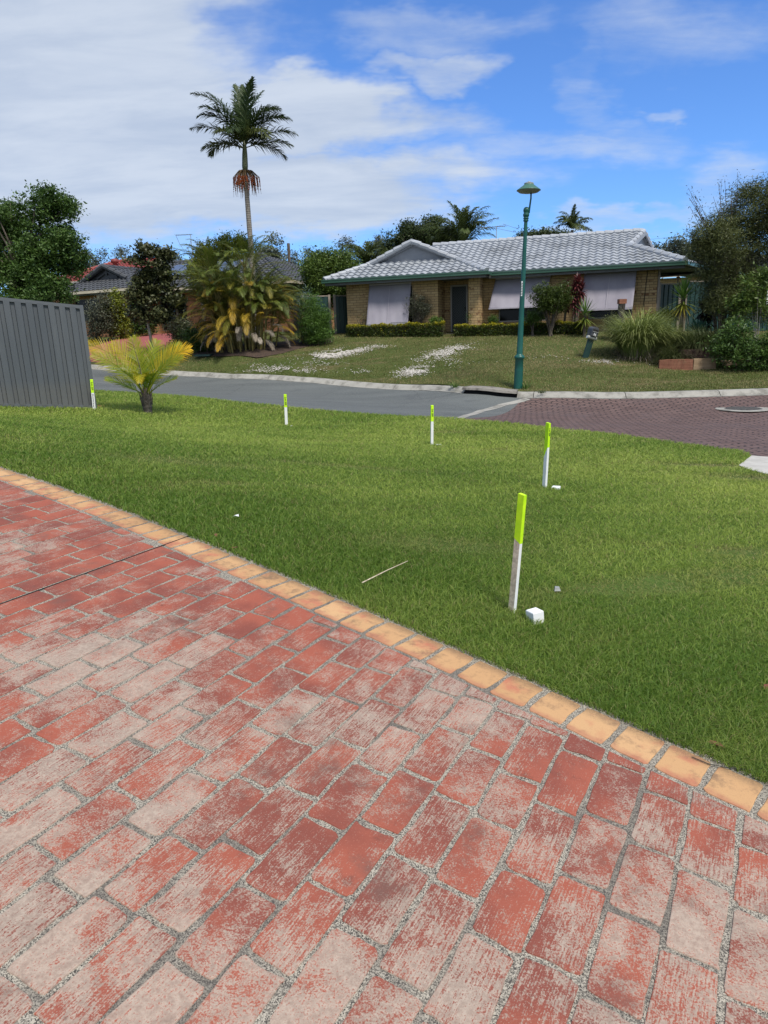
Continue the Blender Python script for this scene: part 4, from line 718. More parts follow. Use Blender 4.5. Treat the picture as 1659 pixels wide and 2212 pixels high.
for i in range(3):
    for j in range(2):
        p0 = Vector((-1.15+i*1.68, 2, EZ2))+es*(1.78+j*1.0)+n_*.16; b = MB(); vs = [p0, p0+Vector((1.65, 0, 0)), p0+Vector((1.65, 0, 0))+es*.98, p0+es*.98]; b.add(vs+[q-n_*.04 for q in vs], [(0, 1, 2, 3), (0, 4, 5, 1), (1, 5, 6, 2), (2, 6, 7, 3), (3, 7, 4, 0)]); pn = b.build('solar_panel', M['panelframe'], h2)
        q0 = p0+Vector((.02, 0, 0))+es*.02+n_*.004; b = MB(); b.add([q0, q0+Vector((1.61, 0, 0)), q0+Vector((1.61, 0, 0))+es*.94, q0+es*.94], [(0, 1, 2, 3)]); b.build('cells', M['solar'], pn)
# ---- red roofed house and a dark roofed one farther back
def simple_house(px, py, Z, wd, dp, rz, wm, tm, cm, label, hh=2.4, extra=None):
    P = at(px, py, Z); t = empty('distant_house', (P[0], P[1], P[2]-hh), label, 'house', None, rz); b = MB(); b.box(-wd/2+.5, wd/2-.5, .5, dp-.5, -1, hh-.15); b.build('wall', wm, t)
    b = MB(); hd = dp/2; tileface(b, (-wd/2, 0, hh), (1, 0, 0), (0, 1, SL), [(0, 0), (wd, 0), (wd-hd, v_of(hd)), (hd, v_of(hd))]); tileface(b, (wd/2, 0, hh), (0, 1, 0), (-1, 0, SL), [(0, 0), (dp, 0), (hd, v_of(hd))]); tileface(b, (-wd/2, 0, hh), (0, 1, 0), (1, 0, SL), [(0, 0), (dp, 0), (hd, v_of(hd))]); rf = b.build('roof', tm, t)
    b = MB(); caps(b, (-wd/2+hd, hd, hh+hd*SL), (wd/2-hd, hd, hh+hd*SL)); caps(b, (wd/2, 0, hh), (wd/2-hd, hd, hh+hd*SL)); caps(b, (-wd/2, 0, hh), (-wd/2+hd, hd, hh+hd*SL)); b.build('ridge_cap', cm, rf); b = MB(); b.box(-wd/2-.1, wd/2+.1, -.12, -.01, hh-.13, hh); b.build('gutter', M['cream_paint'], rf); return t, rf
t, rf = simple_house(232, 604, 56, 13, 9, R(-15), M['orange_brick'], M['tile_red'], M['tile_red'], 'distant house with a red tiled roof, ball vent and blue solar panels')
b = MB(); b.lathe([(.16, -.2), (.16, .1), (.30, .18), (.34, .32), (.25, .48), (.0, .54)], 14, (-1.4, 3.3, 2.4+3.3*SL+.1)); b.build('roof_vent', M['tile_red'], rf, smooth=True)
for i in range(3): b = MB(); p0 = Vector((-1.9+i*1.05, 0, 2.4))+es*.9+n_*.14; b.add([p0, p0+Vector((1., 0, 0)), p0+Vector((1., 0, 0))+es*1.6, p0+es*1.6], [(0, 1, 2, 3)]); b.build('solar_panel', M['solarblue'], rf)
simple_house(1560, 588, 40, 9, 7, R(-18), M['cream_brick'], M['tile_dark'], M['tile_cap2'], 'dark roofed house half hidden behind the big right hand shrub')
# ------------------------------------------------------------------ fences
def sheet(b, x0, x1, zb0, zb1, zt0, zt1, pitch, dep, y=0., rib=.36):
    xs = [x0]; x = x0; ds = [0.]
    prof_ = []
    while x < x1:
        for fx, dd in ((rib*.5, 0), (rib*.62, -dep), (1-rib*.30, -dep), (1-rib*.12, 0)): prof_.append((x+fx*pitch, dd))
        x += pitch
    prof_ = [(x0, 0)]+[p for p in prof_ if p[0] < x1]+[(x1, 0)]
    V = []; 
    for xx, dd in prof_: u = (xx-x0)/(x1-x0); V += [(xx, y+dd, zb0+(zb1-zb0)*u), (xx, y+dd, zt0+(zt1-zt0)*u)]
    b.add(V, [(2*i, 2*i+2, 2*i+3, 2*i+1) for i in range(len(prof_)-1)])
fc = at(205, 884, 13); fl = at(0, 880, 12.2); fd = (fc-fl)[:2]; fL = np.hypot(*fd); fd = fd/fL; fl2 = fl[:2]-fd*2.2; LN = fL+2.2; ang_ = math.atan2(fd[1], fd[0])
def topz(x, y, pyt):
    lo, hi = 0, 5
    for _ in range(40):
        m_ = (lo+hi)/2; q = np.array([x, y, m_])-CAMP; Zq = q@fw; py = 1106-FP*(q@up)/Zq
        if py > pyt: lo = m_
        else: hi = m_
    return lo
zc_t = topz(fc[0], fc[1], 661); zl_t = topz(fl[0], fl[1], 639); zb_c = fc[2]; zb_l = fl[2]; sb_ = (zb_c-zb_l)/fL; st_ = (zc_t-zl_t)/fL; zb0 = zb_l-sb_*2.2; zt0 = zl_t-st_*2.2; print('fence', zb_l, zb_c, zl_t, zc_t)
gf = empty('boundary_fence', (fl2[0], fl2[1], zb0), 'slate grey ribbed steel fence panel ending beside the young palm', 'fence', None, ang_)
b = MB(); sheet(b, 0, LN, .05, zb_c-zb0+.05, zt0-zb0-.03, zc_t-zb0-.03, .176, .036, .0, .5); so_ = b.build('steel_sheet', M['fence_grey'], gf)
b = MB(); b.bar((0, -.005, .04), (LN, -.005, zb_c-zb0+.04), .055, .065); b.build('bottom_rail', M['fence_rail'], gf); b = MB(); b.bar((0, -.005, zt0-zb0-.02), (LN, -.005, zc_t-zb0-.02), .058, .06); b.build('top_rail', M['fence_rail'], gf)
b = MB(); b.box(LN-.03, LN+.035, -.035, .04, zb_c-zb0-.3, zc_t-zb0+.015); b.build('post', M['fence_rail'], gf); b = MB(); b.box(-.06, .0, -.035, .04, -.3, zt0-zb0+.01); b.build('post', M['fence_rail'], gf)
def gfence(name, A, B, zt, zb, label, posts, cat='fence'):
    A, B = np.array(A[:2]), np.array(B[:2]); d = B-A; L_ = np.hypot(*d); t = empty(name, (A[0], A[1], zb), label, cat, None, math.atan2(d[1], d[0])); hgt = zt-zb
    b = MB(); sheet(b, 0, L_, -.3, -.3, hgt-.04, hgt-.04, .22, .03); b.build('steel_sheet', M['fence_green'], t); b = MB(); b.box(0, L_, -.03, .03, hgt-.05, hgt); b.build('top_rail', M['fence_post'], t)
    for p in posts: b = MB(); b.box(p*L_-.05, p*L_+.05, -.05, .05, -.4, hgt+.03); b.build('post', M['fence_post'], t)
gfence('side_fence', at(655, 637, 30.8), at(712, 635, 30.9), 3.28, 1.4, 'dark green steel side fence between the bushes and the cream house', (.0, .98)); gfence('side_gate', at(721, 635, 30.9), at(751, 635, 31), 3.27, 1.45, 'dark green gate against the left wall of the cream house', (.02,), 'gate')
gfence('side_gate', at(1424, 605, 27.2), at(1470, 605, 27.5), 3.12, 1.5, 'dark green gate beside the right wall of the cream house', (.03, .99), 'gate'); gfence('side_fence', at(1481, 602, 27.5), at(1720, 602, 28.5), 3.2, 1.2, 'dark green steel fence behind the yucca and big shrub', (.01, .5, .98))
t = empty('patio_awning', at(1460, 590, 28.8), 'small pale awning roof showing above the dark green gate', 'awning', None, R(-12)); b = MB(); b.add([(-.8, 0, -.1), (.9, 0, -.05), (1.1, 1.6, .15), (-.5, 1.6, .15)], [(0, 1, 2, 3)]); b.build('sheet', M['galv'], t); b = MB(); b.bar((-.8, 0, -.12), (.95, 0, -.07), .05, .05); b.bar((-.7, 0, -.1), (-.7, 0, -1.2), .05, .05, upv=(0, 1, 0)); b.bar((.1, 0, -.1), (.1, 0, -1.2), .05, .05, upv=(0, 1, 0)); b.build('frame', M['fence_post'], t)
# ------------------------------------------------------------------ street lamp
P = at(1119, 826, 19.2); LS = (topz_(P[0]+.12, P[1], 388)-hv(P[0], P[1]))/5.675; lamp = empty('street_lamp', (P[0], P[1], hv(P[0], P[1])), 'tall leaning green street lamp post with a conical hood on the far verge', 'street lamp'); lamp.rotation_euler = (0, R(1.7), 0); lamp.scale = (1, 1, LS)
b = MB(); b.lathe([(.125, -.4), (.125, .0), (.118, .55), (.112, .86), (.125, .87), (.142, .885), (.145, .93), (.125, .96), (.090, .98), (.084, 1.02), (.074, 1.8), (.060, 3.2), (.046, 4.62)], 20); b.build('pole', M['pole'], lamp, smooth=True)
b = MB(); b.lathe([(.045, 4.60), (.068, 4.61), (.07, 4.64), (.052, 4.66), (.072, 4.67), (.072, 4.70), (.056, 4.72), (.078, 4.74), (.084, 4.79), (.064, 4.82), (.074, 4.86), (.084, 4.88), (.078, 4.93), (.05, 4.97), (.0, 4.985)], 18); b.build('finial', M['pole'], lamp, smooth=True)
b = MB(); b.tube([(.07, 0, 4.82), (.085, 0, 5.0), (.105, 0, 5.2), (.10, 0, 5.42)], [.024, .024, .022, .02], 10); b.build('arm', M['pole'], lamp, smooth=True)
hd_ = (.035, 0, 5.40); b = MB(); b.lathe([(.0, .16), (.12, .16), (.135, .14), (.31, .012), (.314, .0), (.30, -.003), (.12, .07), (0, .09)], 32, hd_); hood = b.build('hood', M['lampgreen'], lamp); b = MB(); b.lathe([(.305, -.002), (.25, -.045), (.12, -.062), (0, -.066)], 28, hd_); b.build('lens', M['lens'], lamp, smooth=True); b = MB(); b.lathe([(.122, .152), (.125, .185), (.11, .195), (.04, .195), (.035, .23), (0, .235)], 20, hd_); b.build('vent_cap', M['galv'], lamp)
b = MB(); b.add([(-.055, -.062, 2.62), (-.018, -.072, 2.62), (-.018, -.070, 3.02), (-.055, -.060, 3.02)], [(0, 1, 2, 3)]); pl_ = b.build('number_strip', M['white'], lamp)
for k in range(5): b = MB(); z0_ = 2.66+k*.07; b.box(-.050, -.024, -.074, -.0715, z0_, z0_+.010); b.box(-.050, -.044, -.074, -.0715, z0_+.010, z0_+.045); b.box(-.030, -.024, -.074, -.0715, z0_+.010, z0_+.045); b.build('digit', M['blackpaint'], pl_)
# ------------------------------------------------------------------ stakes, pegs
def text(body, size, m_, parent, mw, name='lettering'):
    c = bpy.data.curves.new(name, 'FONT'); c.body = body; c.size = size; c.align_x = 'LEFT'; c.align_y = 'CENTER'; c.extrude = .0004; c.offset = size*.018; c.shear = .15; c.materials.append(m_); o = bpy.data.objects.new(name, c); COL.objects.link(o)
    dg = bpy.context.evaluated_depsgraph_get(); me = bpy.data.meshes.new_from_object(o.evaluated_get(dg)); bpy.data.objects.remove(o); bpy.data.curves.remove(c); o = bpy.data.objects.new(name, me); COL.objects.link(o); o.parent = parent; o.matrix_local = mw; return o
def stake(bp, tp, Z, w_, d_, rz, split, label, words=None, bare=False, face2=0., lowtext=None):
    B = at(*bp, Z); zb = h(B[0], B[1]); Tq = at(*tp, Z); zt = topz(B[0], B[1], tp[1]); q = ray(*tp); lean = (q[0]/q[1]*B[1]-B[0]); hgt = zt-zb
    s_ = empty('survey_stake', (B[0], B[1], zb), label, 'stake', 'white survey stakes with fluorescent tops'); a_ = math.atan2(lean, hgt); s_.rotation_euler = (Matrix.Rotation(a_, 3, 'Y') @ Matrix.Rotation(rz, 3, 'Z')).to_euler(); hgt = math.hypot(hgt, lean)
    x, y = w_/2, d_/2; z0, z1_ = hgt*(1-split), hgt*(1-split-face2); V = []; b = MB(); b.add([(-x, -y, -.12), (x, -y, -.12), (x, y, -.12), (-x, y, -.12), (-x, -y, z0), (x, -y, z0), (x, y, z1_), (-x, y, z1_)], [(3, 2, 1, 0), (0, 1, 5, 4), (1, 2, 6, 5), (2, 3, 7, 6)], 0); b.add([(-x, -y, -.12), (-x, -y, z0), (-x, y, z1_), (-x, y, -.12)], [(0, 1, 2, 3)], 1 if bare else 0)
    b.build('shaft', [M['white'], M['wood']], s_); b = MB(); e = .0006; V = [(-x-e, -y-e, z0), (x+e, -y-e, z0), (x+e, y+e, z1_), (-x-e, y+e, z1_), (-x-e, -y-e, hgt), (x+e, -y-e, hgt), (x+e, y+e, hgt+.004), (-x-e, y+e, hgt+.004)]; b.add(V, [(0, 1, 5, 4), (1, 2, 6, 5), (2, 3, 7, 6), (3, 0, 4, 7), (4, 5, 6, 7), (3, 2, 1, 0)]); tp_ = b.build('fluorescent_top', M['fluoro'], s_)
    if words: text(words, w_*.95, M['blackpaint'], s_, Matrix.Translation((w_*.02, -y-.0012, hgt-.045)) @ Matrix.Rotation(R(90), 4, 'X') @ Matrix.Rotation(R(-90), 4, 'Z'))
    if lowtext: text(lowtext, w_*.62, M['blackpaint'], s_, Matrix.Translation((0, -y-.0012, z0-.02)) @ Matrix.Rotation(R(90), 4, 'X') @ Matrix.Rotation(R(-90), 4, 'Z'))
    return B, zb
stake((1106, 1322), (1128.5, 1069), 3.45, .020, .036, R(38), .40, 'tallest-looking survey stake, with a bare wood side, nearest the brick driveway', bare=True, face2=-.035)
stake((1176, 1056), (1184.5, 914), 6.4, .024, .040, R(30), .36, 'slim survey stake on the right, standing in front of the purple pavers', 'Lot 209', face2=.15)
stake((933, 961), (933.5, 876), 9.75, .036, .024, R(14), .39, 'survey stake in the middle of the lawn before the road corner', 'Lot 209')
stake((619, 921), (616, 852), 12.6, .050, .020, R(6), .40, 'survey stake standing alone before the grey asphalt', 'Lot 209')
stake((203.5, 884), (197.5, 820), 12.85, .050, .018, R(20), .43, 'survey stake leaning against the end of the grey steel fence', 'Lot 209', lowtext='(Permanent Survey)')
def peg(px, py, Z, s_, hgt, rz, tilt, label):
    B = at(px, py, Z); b = MB(); x = s_/2; c = s_*.10; b.lathe([(0, hgt), (x*1.30, hgt), (x*1.41, hgt-c*.6), (x*1.41, -.08)], 4); me_o = b.build('survey_peg', M['white']); me_o.location = (B[0], B[1], h(B[0], B[1])); me_o.rotation_euler = (tilt, 0, rz); tag(me_o, label, 'peg', 'white survey pegs in the lawn')
peg(1156, 1341, 3.36, .062, .058, R(45+24), R(-4), 'large white square peg beside the stake nearest the driveway'); peg(1201, 1058, 6.35, .072, .038, R(20), 0, 'white peg in front of the pavers, right of the slim stake'); peg(948, 961, 9.7, .075, .030, R(50), 0, 'white peg just right of the middle stake'); peg(628, 921, 12.55, .08, .022, R(60), 0, 'flat white peg beside the stake before the asphalt')
# small litter
def litter(name, px, py, V, F, m_, label, cat, z=.01, rz=0.):
    B = hit(px, py); b = MB(); b.add(V, F); o = b.build(name, m_); o.location = (B[0], B[1], B[2]+z); o.rotation_euler = (0, 0, rz); tag(o, label, cat); return o
litter('paper_scrap', 511, 1129, [(-.02, -.008, .02), (-.004, -.012, .028), (.003, .003, .02), (.02, -.006, .018), (.016, .011, .03), (-.008, .014, .024)], [(0, 1, 2, 5), (2, 3, 4, 5)], M['white'], 'torn scrap of white paper on the grass near the yellow edging', 'litter', .025)
A_, B_ = hit(783, 1272), hit(881, 1226); b = MB(); b.tube([(0, 0, .035), tuple((B_-A_)*.5+np.array([.01, 0, .045])), tuple(B_-A_+np.array([0, 0, .04]))], [.003, .0028, .0015], 6); o = b.build('dry_stick', M['wood']); o.location = tuple(A_); tag(o, 'thin straw coloured stick lying on the lawn', 'stick')
litter('stone', 1203, 1283, [(-.018, -.012, 0), (.018, -.01, 0), (.02, .012, 0), (-.015, .014, 0), (-.012, -.006, .02), (.012, -.005, .018), (.013, .008, .02), (-.01, .009, .022)], [(0, 1, 5, 4), (1, 2, 6, 5), (2, 3, 7, 6), (3, 0, 4, 7), (4, 5, 6, 7)], M['galv'], 'small grey stone in the grass right of the nearest stake', 'stone', .02)
leafV = [(-.03, 0, .004), (-.01, -.013, .009), (.02, -.009, .012), (.036, .002, .004), (.012, .012, .010), (-.014, .010, .012)]; M['deadleaf'] = mat('dead_leaf', col=(.16, .055, .03), rough=.8)
for px, py, rz_, lb in ((507, 1190, .4, 'brown dead leaf on the grass edge above the yellow bricks'), (467, 1162, 1.9, 'reddish dead leaf where the yellow edging meets the grass, farther left'), (1547, 1618, 2.4, 'curled dead leaf on the yellow edging at the right'), (1655, 1492, .9, 'brown leaf in the grass at the right edge of the photo')): litter('dead_leaf', px, py, leafV, [(0, 1, 5), (1, 2, 4, 5), (2, 3, 4)], M['deadleaf'], lb, 'leaf', .012, rz_)
pw = [dhit(px, py)+np.array([0, 0, .009]) for px, py in ((1494, 1640), (1530, 1655), (1575, 1664), (1620, 1668), (1650, 1664))]; b = MB(); b.tube([tuple(q-pw[0]) for q in pw], [.0018]*5, 6); o = b.build('palm_strand', M['blackpaint']); o.location = tuple(pw[0]); tag(o, 'thin black strand lying across the yellow edging bricks', 'strand')
B = hit(214, 881)
for k in range(3):
    w_ = .014-.003*k; b = MB(); b.add([(-w_, -w_, 0), (w_, -w_*.8, 0), (w_*1.1, w_, 0), (-w_*.9, w_*.8, 0), (-w_*.6, -w_*.7, w_*1.6), (w_*.7, -w_*.5, w_*1.4), (w_*.6, w_*.6, w_*1.7), (-w_*.5, w_*.5, w_*1.5)], [(0, 3, 2, 1), (4, 5, 6, 7), (0, 1, 5, 4), (1, 2, 6, 5), (2, 3, 7, 6), (3, 0, 4, 7)]); o = b.build('brick_crumb', M['redconc']); o.location = (B[0]+.05*k, B[1]-.02*(k % 2), B[2]+.03); tag(o, 'small pinkish brick crumb at the foot of the grey fence post', 'rubble', 'brick crumbs by the fence post')
# ------------------------------------------------------------------ letterbox
P = at(1256+8, 774, 22.5); lb = empty('letterbox', (P[0], P[1], h(P[0], P[1])), 'leaning green letterbox with number 2 and a newspaper tube on the far verge', 'letterbox'); lb.rotation_euler = (Matrix.Rotation(R(15), 3, 'Y') @ Matrix.Rotation(R(14), 3, 'Z')).to_euler()
b = MB(); b.box(-.10, .10, -.03, .03, -.25, .62); b.build('post', M['fence_green'], lb); b = MB(); b.tube([(-.19, -.05, .67), (.15, -.05, .67)], .058, 14, cap=False); b.tube([(-.188, -.05, .67), (-.185, -.05, .67)], .052, 14); o = b.build('newspaper_tube', M['galv'], lb); b = MB(); b.tube([(-.192, -.05, .67), (-.1905, -.05, .67)], .045, 14); b.build('rolled_paper', M['white'], lb)
b = MB(); pr_ = [(-.115, .73), (.115, .73), (.115, .93)]+[(.115*math.cos(R(a)), .93+.10*math.sin(R(a))) for a in range(15, 180, 15)]+[(-.115, .93)]; n_p = len(pr_)
b.add([(x, -.14, z) for x, z in pr_]+[(x, .16, z) for x, z in pr_], [tuple(range(n_p)), tuple(range(2*n_p-1, n_p-1, -1))]+[(k, n_p+k, n_p+(k+1) % n_p, (k+1) % n_p) for k in range(n_p)]); bx_ = b.build('box', M['tile_dark'], lb); b = MB(); b.box(-.095, .095, -.148, -.142, .88, .945); b.build('slot', M['black'], bx_); b = MB(); b.box(-.1, .1, -.17, -.141, .862, .878); b.build('slot_flap', M['galv'], bx_); b = MB(); b.box(-.035, .045, -.147, -.1415, .745, .845); b.build('number_plate', M['white'], bx_); text('2', .11, M['blackpaint'], bx_, Matrix.Translation((-.028, -.149, .795)) @ Matrix.Rotation(R(90), 4, 'X'), 'numeral')  # letter slot is a black plate with the shade painted in
# ------------------------------------------------------------------ retaining sleepers, log, wall
def sleeperobj(A, B, hh, dp, m_, label, z0):
    A, B = np.array(A), np.array(B); d = B[:2]-A[:2]; L_ = np.hypot(*d); b = MB(); n = 8; j = lambda: random.uniform(-.008, .008); V = []
    for i in range(n+1): V += [(L_*i/n, j(), j()), (L_*i/n, dp+j(), j()), (L_*i/n, dp+j(), hh+j()), (L_*i/n, j(), hh+j())]
    b.add(V, [(4*i+k, 4*i+4+k, 4*i+4+(k+1) % 4, 4*i+(k+1) % 4) for i in range(n) for k in range(4)]+[(0, 1, 2, 3), (4*n+3, 4*n+2, 4*n+1, 4*n)]); o = b.build('timber_sleeper', m_); o.location = (A[0], A[1], z0); o.rotation_euler = (0, 0, math.atan2(d[1], d[0])); tag(o, label, 'sleeper', 'timber sleepers edging the garden bed')
zz = h(*at(1480, 798, 21)[:2]); sleeperobj(at(1424, 793, 21), at(1496, 798, 20.8), .33, .2, M['sleeper_red'], 'reddish timber sleeper at the foot of the lemongrass', zz-.02); sleeperobj(at(1498, 798, 20.8), at(1546, 796, 20.9), .34, .2, M['sleeper_pale'], 'pale timber sleeper to the right of the reddish one', zz-.02); sleeperobj(at(1470, 775, 21.3), at(1556, 776, 21.4), .25, .2, M['sleeper_dark'], 'dark sleeper stacked behind and above the two front sleepers', zz+.33)
P = at(1341, 700, 24.6); b = MB(); b.tube([(0, 0, -.6), (.01, 0, .0), (-.01, .01, .42), (0, 0, .70)], [.15, .14, .125, .13], 10); lg = empty('log_post', P, 'upright charred log post with a rusty red cap beside the right window', 'post'); b.build('log', M['logwood'], lg); b = MB(); b.box(-.13, .13, -.12, .12, .70, .86); b.build('cap', M['sleeper_red'], lg)
t = empty('stone_wall', at(1585, 800, 21), 'low sandstone block wall behind the glossy shrub at right', 'wall', None, R(-2)); 
for r_ in range(2): b = MB(); b.box(-.2+.0*r_, 4.0, .25, .55, r_*.19-.1, r_*.19+.085); b.build('block_course', M['sandstone'], t)
P = at(305, 708, 36); pt_ = empty('planter', (P[0], P[1], P[2]-.25), 'brown hanging style planter tub with yellow green leaves by the red driveway', 'planter'); b = MB(); b.lathe([(.0, 0), (.26, 0), (.34, .38), (.30, .38), (.28, .3), (0, .3)], 16); b.build('tub', M['sleeper_dark'], pt_); b = MB(); b.tube([(-.3, 0, .1), (-.8, -.1, .0), (-1.0, -.1, .1)], .03, 6); b.build('hose', M['galv'], pt_)
blade_clump('leaves', pt_, 70, .2, .5, .05, L['yellow_green_leaf'], 30, 80, 1.0, z0=.3)
P = hit(442, 771); b = MB(); b.box(-.32, .32, -.22, .22, 0, .06); b.box(-.29, .29, -.19, .19, .06, .07); o = b.build('service_lid', M['fence_green']); o.location = (P[0], P[1], P[2]+.03); o.rotation_euler = (0, 0, R(-10)); tag(o, 'green plastic service pit lid in the grass left of the golden palms', 'lid')
P = at(1657, 640, 22); b = MB(); b.box(0, .3, 0, .02, -.25, .2); o = b.build('white_sign', M['white']); o.location = tuple(P); tag(o, 'white sign edge among the leaves at the far right of the photo', 'sign')
P = at(625, 560, 55); b = MB(); b.tube([(0, 0, -6), (0, 0, 1.2)], .12, 8); o = b.build('timber_post', M['bark']); o.location = tuple(P); tag(o, 'distant dark power pole top between far trees', 'pole')
wr = [at(1380, 512+0, 90), at(1700, 500, 80)]
for k, dz in enumerate((0, .8)):
    a_, c_ = at(700, 566, 95), at(1750, 488, 80); b = MB(); n = 16; pts = [(a_+(c_-a_)*i/n+np.array([0, 0, dz-4*(i/n)*(1-i/n)*1.2]))-a_ for i in range(n+1)]; b.tube([tuple(q) for q in pts], .012, 4); o = b.build('power_line', M['soffit']); o.location = tuple(a_); tag(o, ['lower thin power line crossing the sky behind the pale roof', 'upper thin power line crossing the sky behind the pale roof'][k], 'cable', 'distant power lines')
# ------------------------------------------------------------------ hedges
def hedge(A, B, hh, dp, label, n_):
    A, B = np.array(A), np.array(B); d = B[:2]-A[:2]; L_ = np.hypot(*d); zb = (h(*A[:2])+h(*B[:2]))/2-.02; t = empty('hedge', (A[0], A[1], zb), label, 'hedge', 'clipped hedges under the cream house', math.atan2(d[1], d[0]))
    P = rng.uniform(0, 1, (n_, 3)); f = rng.random(n_); P[f < .45, 1] = rng.beta(1, 12, (f < .45).sum()); P[f > .72, 2] = 1-rng.beta(1, 14, (f > .72).sum()); C = P*np.array([L_, dp, hh]); C[:, 2] += .035*np.sin(C[:, 0]*5)+.02*np.sin(C[:, 0]*17)+rng.normal(0, .015, n_); C[:, 1] += rng.normal(0, .02, n_)+.03*np.sin(C[:, 0]*3.1+C[:, 2]*4)
    V, F = leafquads(C, .05, 1.6, -.3, .6); hz = C[:, 2]/hh; cl = fbm(C[:, 0], C[:, 2], 6, 4); tin = np.clip(rng.uniform(0, 1, n_)*.8+.1*cl, 0, 1); tip = np.clip((hz-.82)*4+rng.normal(0, .3, n_), 0, 1)*(rng.random(n_) < .75)+(rng.random(n_) < .10)*rng.random(n_)*.8*(cl > 0); npmesh('foliage', V, F, L['hedge_leaf'], t, tint=np.repeat(np.c_[tin, np.clip(tip, 0, 1)], 4, 0))
    b = MB(); 
    for k in range(int(L_/.25)): x = .1+k*.25; b.tube([(x, dp/2, -.1), (x+random.uniform(-.05, .05), dp/2, hh*.6)], .012, 5)
    b.build('stem', M['bark'], t); b = MB(); b.box(.05, L_-.05, .12, dp-.1, .08, hh-.1); b.build('dark_core', M['mulch'], t)  # dark solid box added inside the leaves, standing for the shaded core
hedge(at(747, 727, 28.9), at(957, 726, 27.9), .56, .7, 'clipped yellow topped hedge left of the path to the front door', 15000); hedge(at(979, 726, 27.8), at(1268, 722, 26.3), .52, .7, 'longer clipped hedge running from the front path to behind the letterbox', 20000)
# ------------------------------------------------------------------ trees and shrubs
def G(px, py, Z): P = at(px, py, Z); return (P[0], P[1], h(P[0], P[1]))
def rel(px, py, Z, base, dz=0.): d_ = ray(px, py); P = CAMP+d_*((base[1]+dz)/d_[1]); return (P[0]-base[0], P[1]-base[1], P[2]-base[2])
def lob(base, Z, lst):   # (px, py, half-width px, half-height px, depth m)
    k = Z/FP; return [(*rel(px, py, Z, base, dz), rx*k, dp, ry*k) for (px, py, rx, ry, dp, dz) in lst]
Bs = G(70, 700, 24); tree('leafy_tree', Bs, 'large dark green leafy tree rising behind the grey fence', 'tree', lob(Bs, 24, [(105, 440, 42, 44, 1., 0), (35, 480, 45, 55, 1.2, .3), (100, 520, 70, 60, 1.5, 0), (20, 580, 60, 70, 1.5, 0), (110, 600, 65, 60, 1.5, -.5), (148, 450, 16, 26, .5, 0), (-40, 520, 60, 110, 1.5, 0), (150, 560, 30, 60, .8, 0), (60, 640, 90, 40, 1.6, -.6)]), 1100, 66, .12, .105, 'deep_green_leaf', 2.6, .11, stems=4, klimb=60, shell=.45, sub=8)
Bs = G(333, 778, 28); tree('magnolia_tree', Bs, 'slender dark leaved tree with a pale bare trunk beside the red driveway', 'tree', lob(Bs, 28, [(322, 540, 22, 18, .6, 0), (352, 552, 24, 18, .6, 0), (290, 562, 18, 16, .5, 0), (330, 585, 44, 24, .8, 0), (376, 592, 16, 14, .5, 0), (310, 630, 36, 30, .9, 0), (350, 625, 30, 30, .8, 0), (378, 650, 20, 20, .6, 0), (300, 680, 26, 26, .7, 0), (345, 680, 30, 24, .7, 0)]), 290, 44, .11, .15, 'magnolia_leaf', 2.0, .06, bark='palebark', klimb=10, aspect=1.9, sub=5, lean=(-.15, 0))
# shrubs along the second house
for (px, py, Z, ls, nc, per, lf, sz, lb_) in [
  ((213), 748, 33.5, [(205, 700, 20, 50, .6, 0), (222, 680, 18, 40, .6, 0)], 90, 50, 'dull_grey_leaf', .10, 'pale tangled shrub immediately right of the grey fence, across the road'), (240, 742, 34, [(238, 700, 16, 42, .6, 0), (232, 670, 14, 22, .5, 0)], 80, 50, 'olive_leaf', .11, 'olive green shrub under the charcoal tiled gable'),
  (262, 737, 34.5, [(260, 690, 15, 46, .6, 0), (252, 650, 10, 26, .4, 0)], 90, 50, 'yellow_green_leaf', .12, 'narrow tall shrub with yellowish leaves before the far brick wall'), (292, 730, 35.5, [(290, 690, 26, 40, .7, 0), (320, 700, 20, 26, .6, 0)], 110, 50, 'deep_green_leaf', .12, 'dense dark shrub behind the pale bare tree trunk')]:
    Bs = G(px, py, Z); bush('shrub', Bs, lb_, lob(Bs, Z, ls), nc, per, .17, sz, lf, group='shrubs along the far red driveway')
for (px, py, Z, ls, nc, lf, lb_) in [(395, 752, 30, [(385, 705, 24, 24, .6, 0), (395, 735, 28, 18, .7, 0)], 110, 'magnolia_leaf', 'low dark rounded bush at the right edge of the red driveway'), (435, 762, 28, [(430, 730, 34, 26, .8, 0), (440, 750, 30, 14, .7, 0)], 130, 'deep_green_leaf', 'low dark green bush touching the golden palms on their left')]:
    Bs = G(px, py, Z); bush('shrub', Bs, lb_, lob(Bs, Z, ls), nc, 52, .13, .085, lf)
Bs = G(445, 740, 32); tree('lime_leaf_tree', Bs, 'yellow green bushy tree behind the left side of the golden palms', 'tree', lob(Bs, 32, [(440, 560, 26, 34, .8, 0), (480, 535, 28, 26, .8, 0), (520, 530, 24, 18, .7, 0), (430, 600, 22, 30, .7, 0)]), 330, 48, .15, .11, 'yellow_green_leaf', 2.5, .08, klimb=20, sub=5)
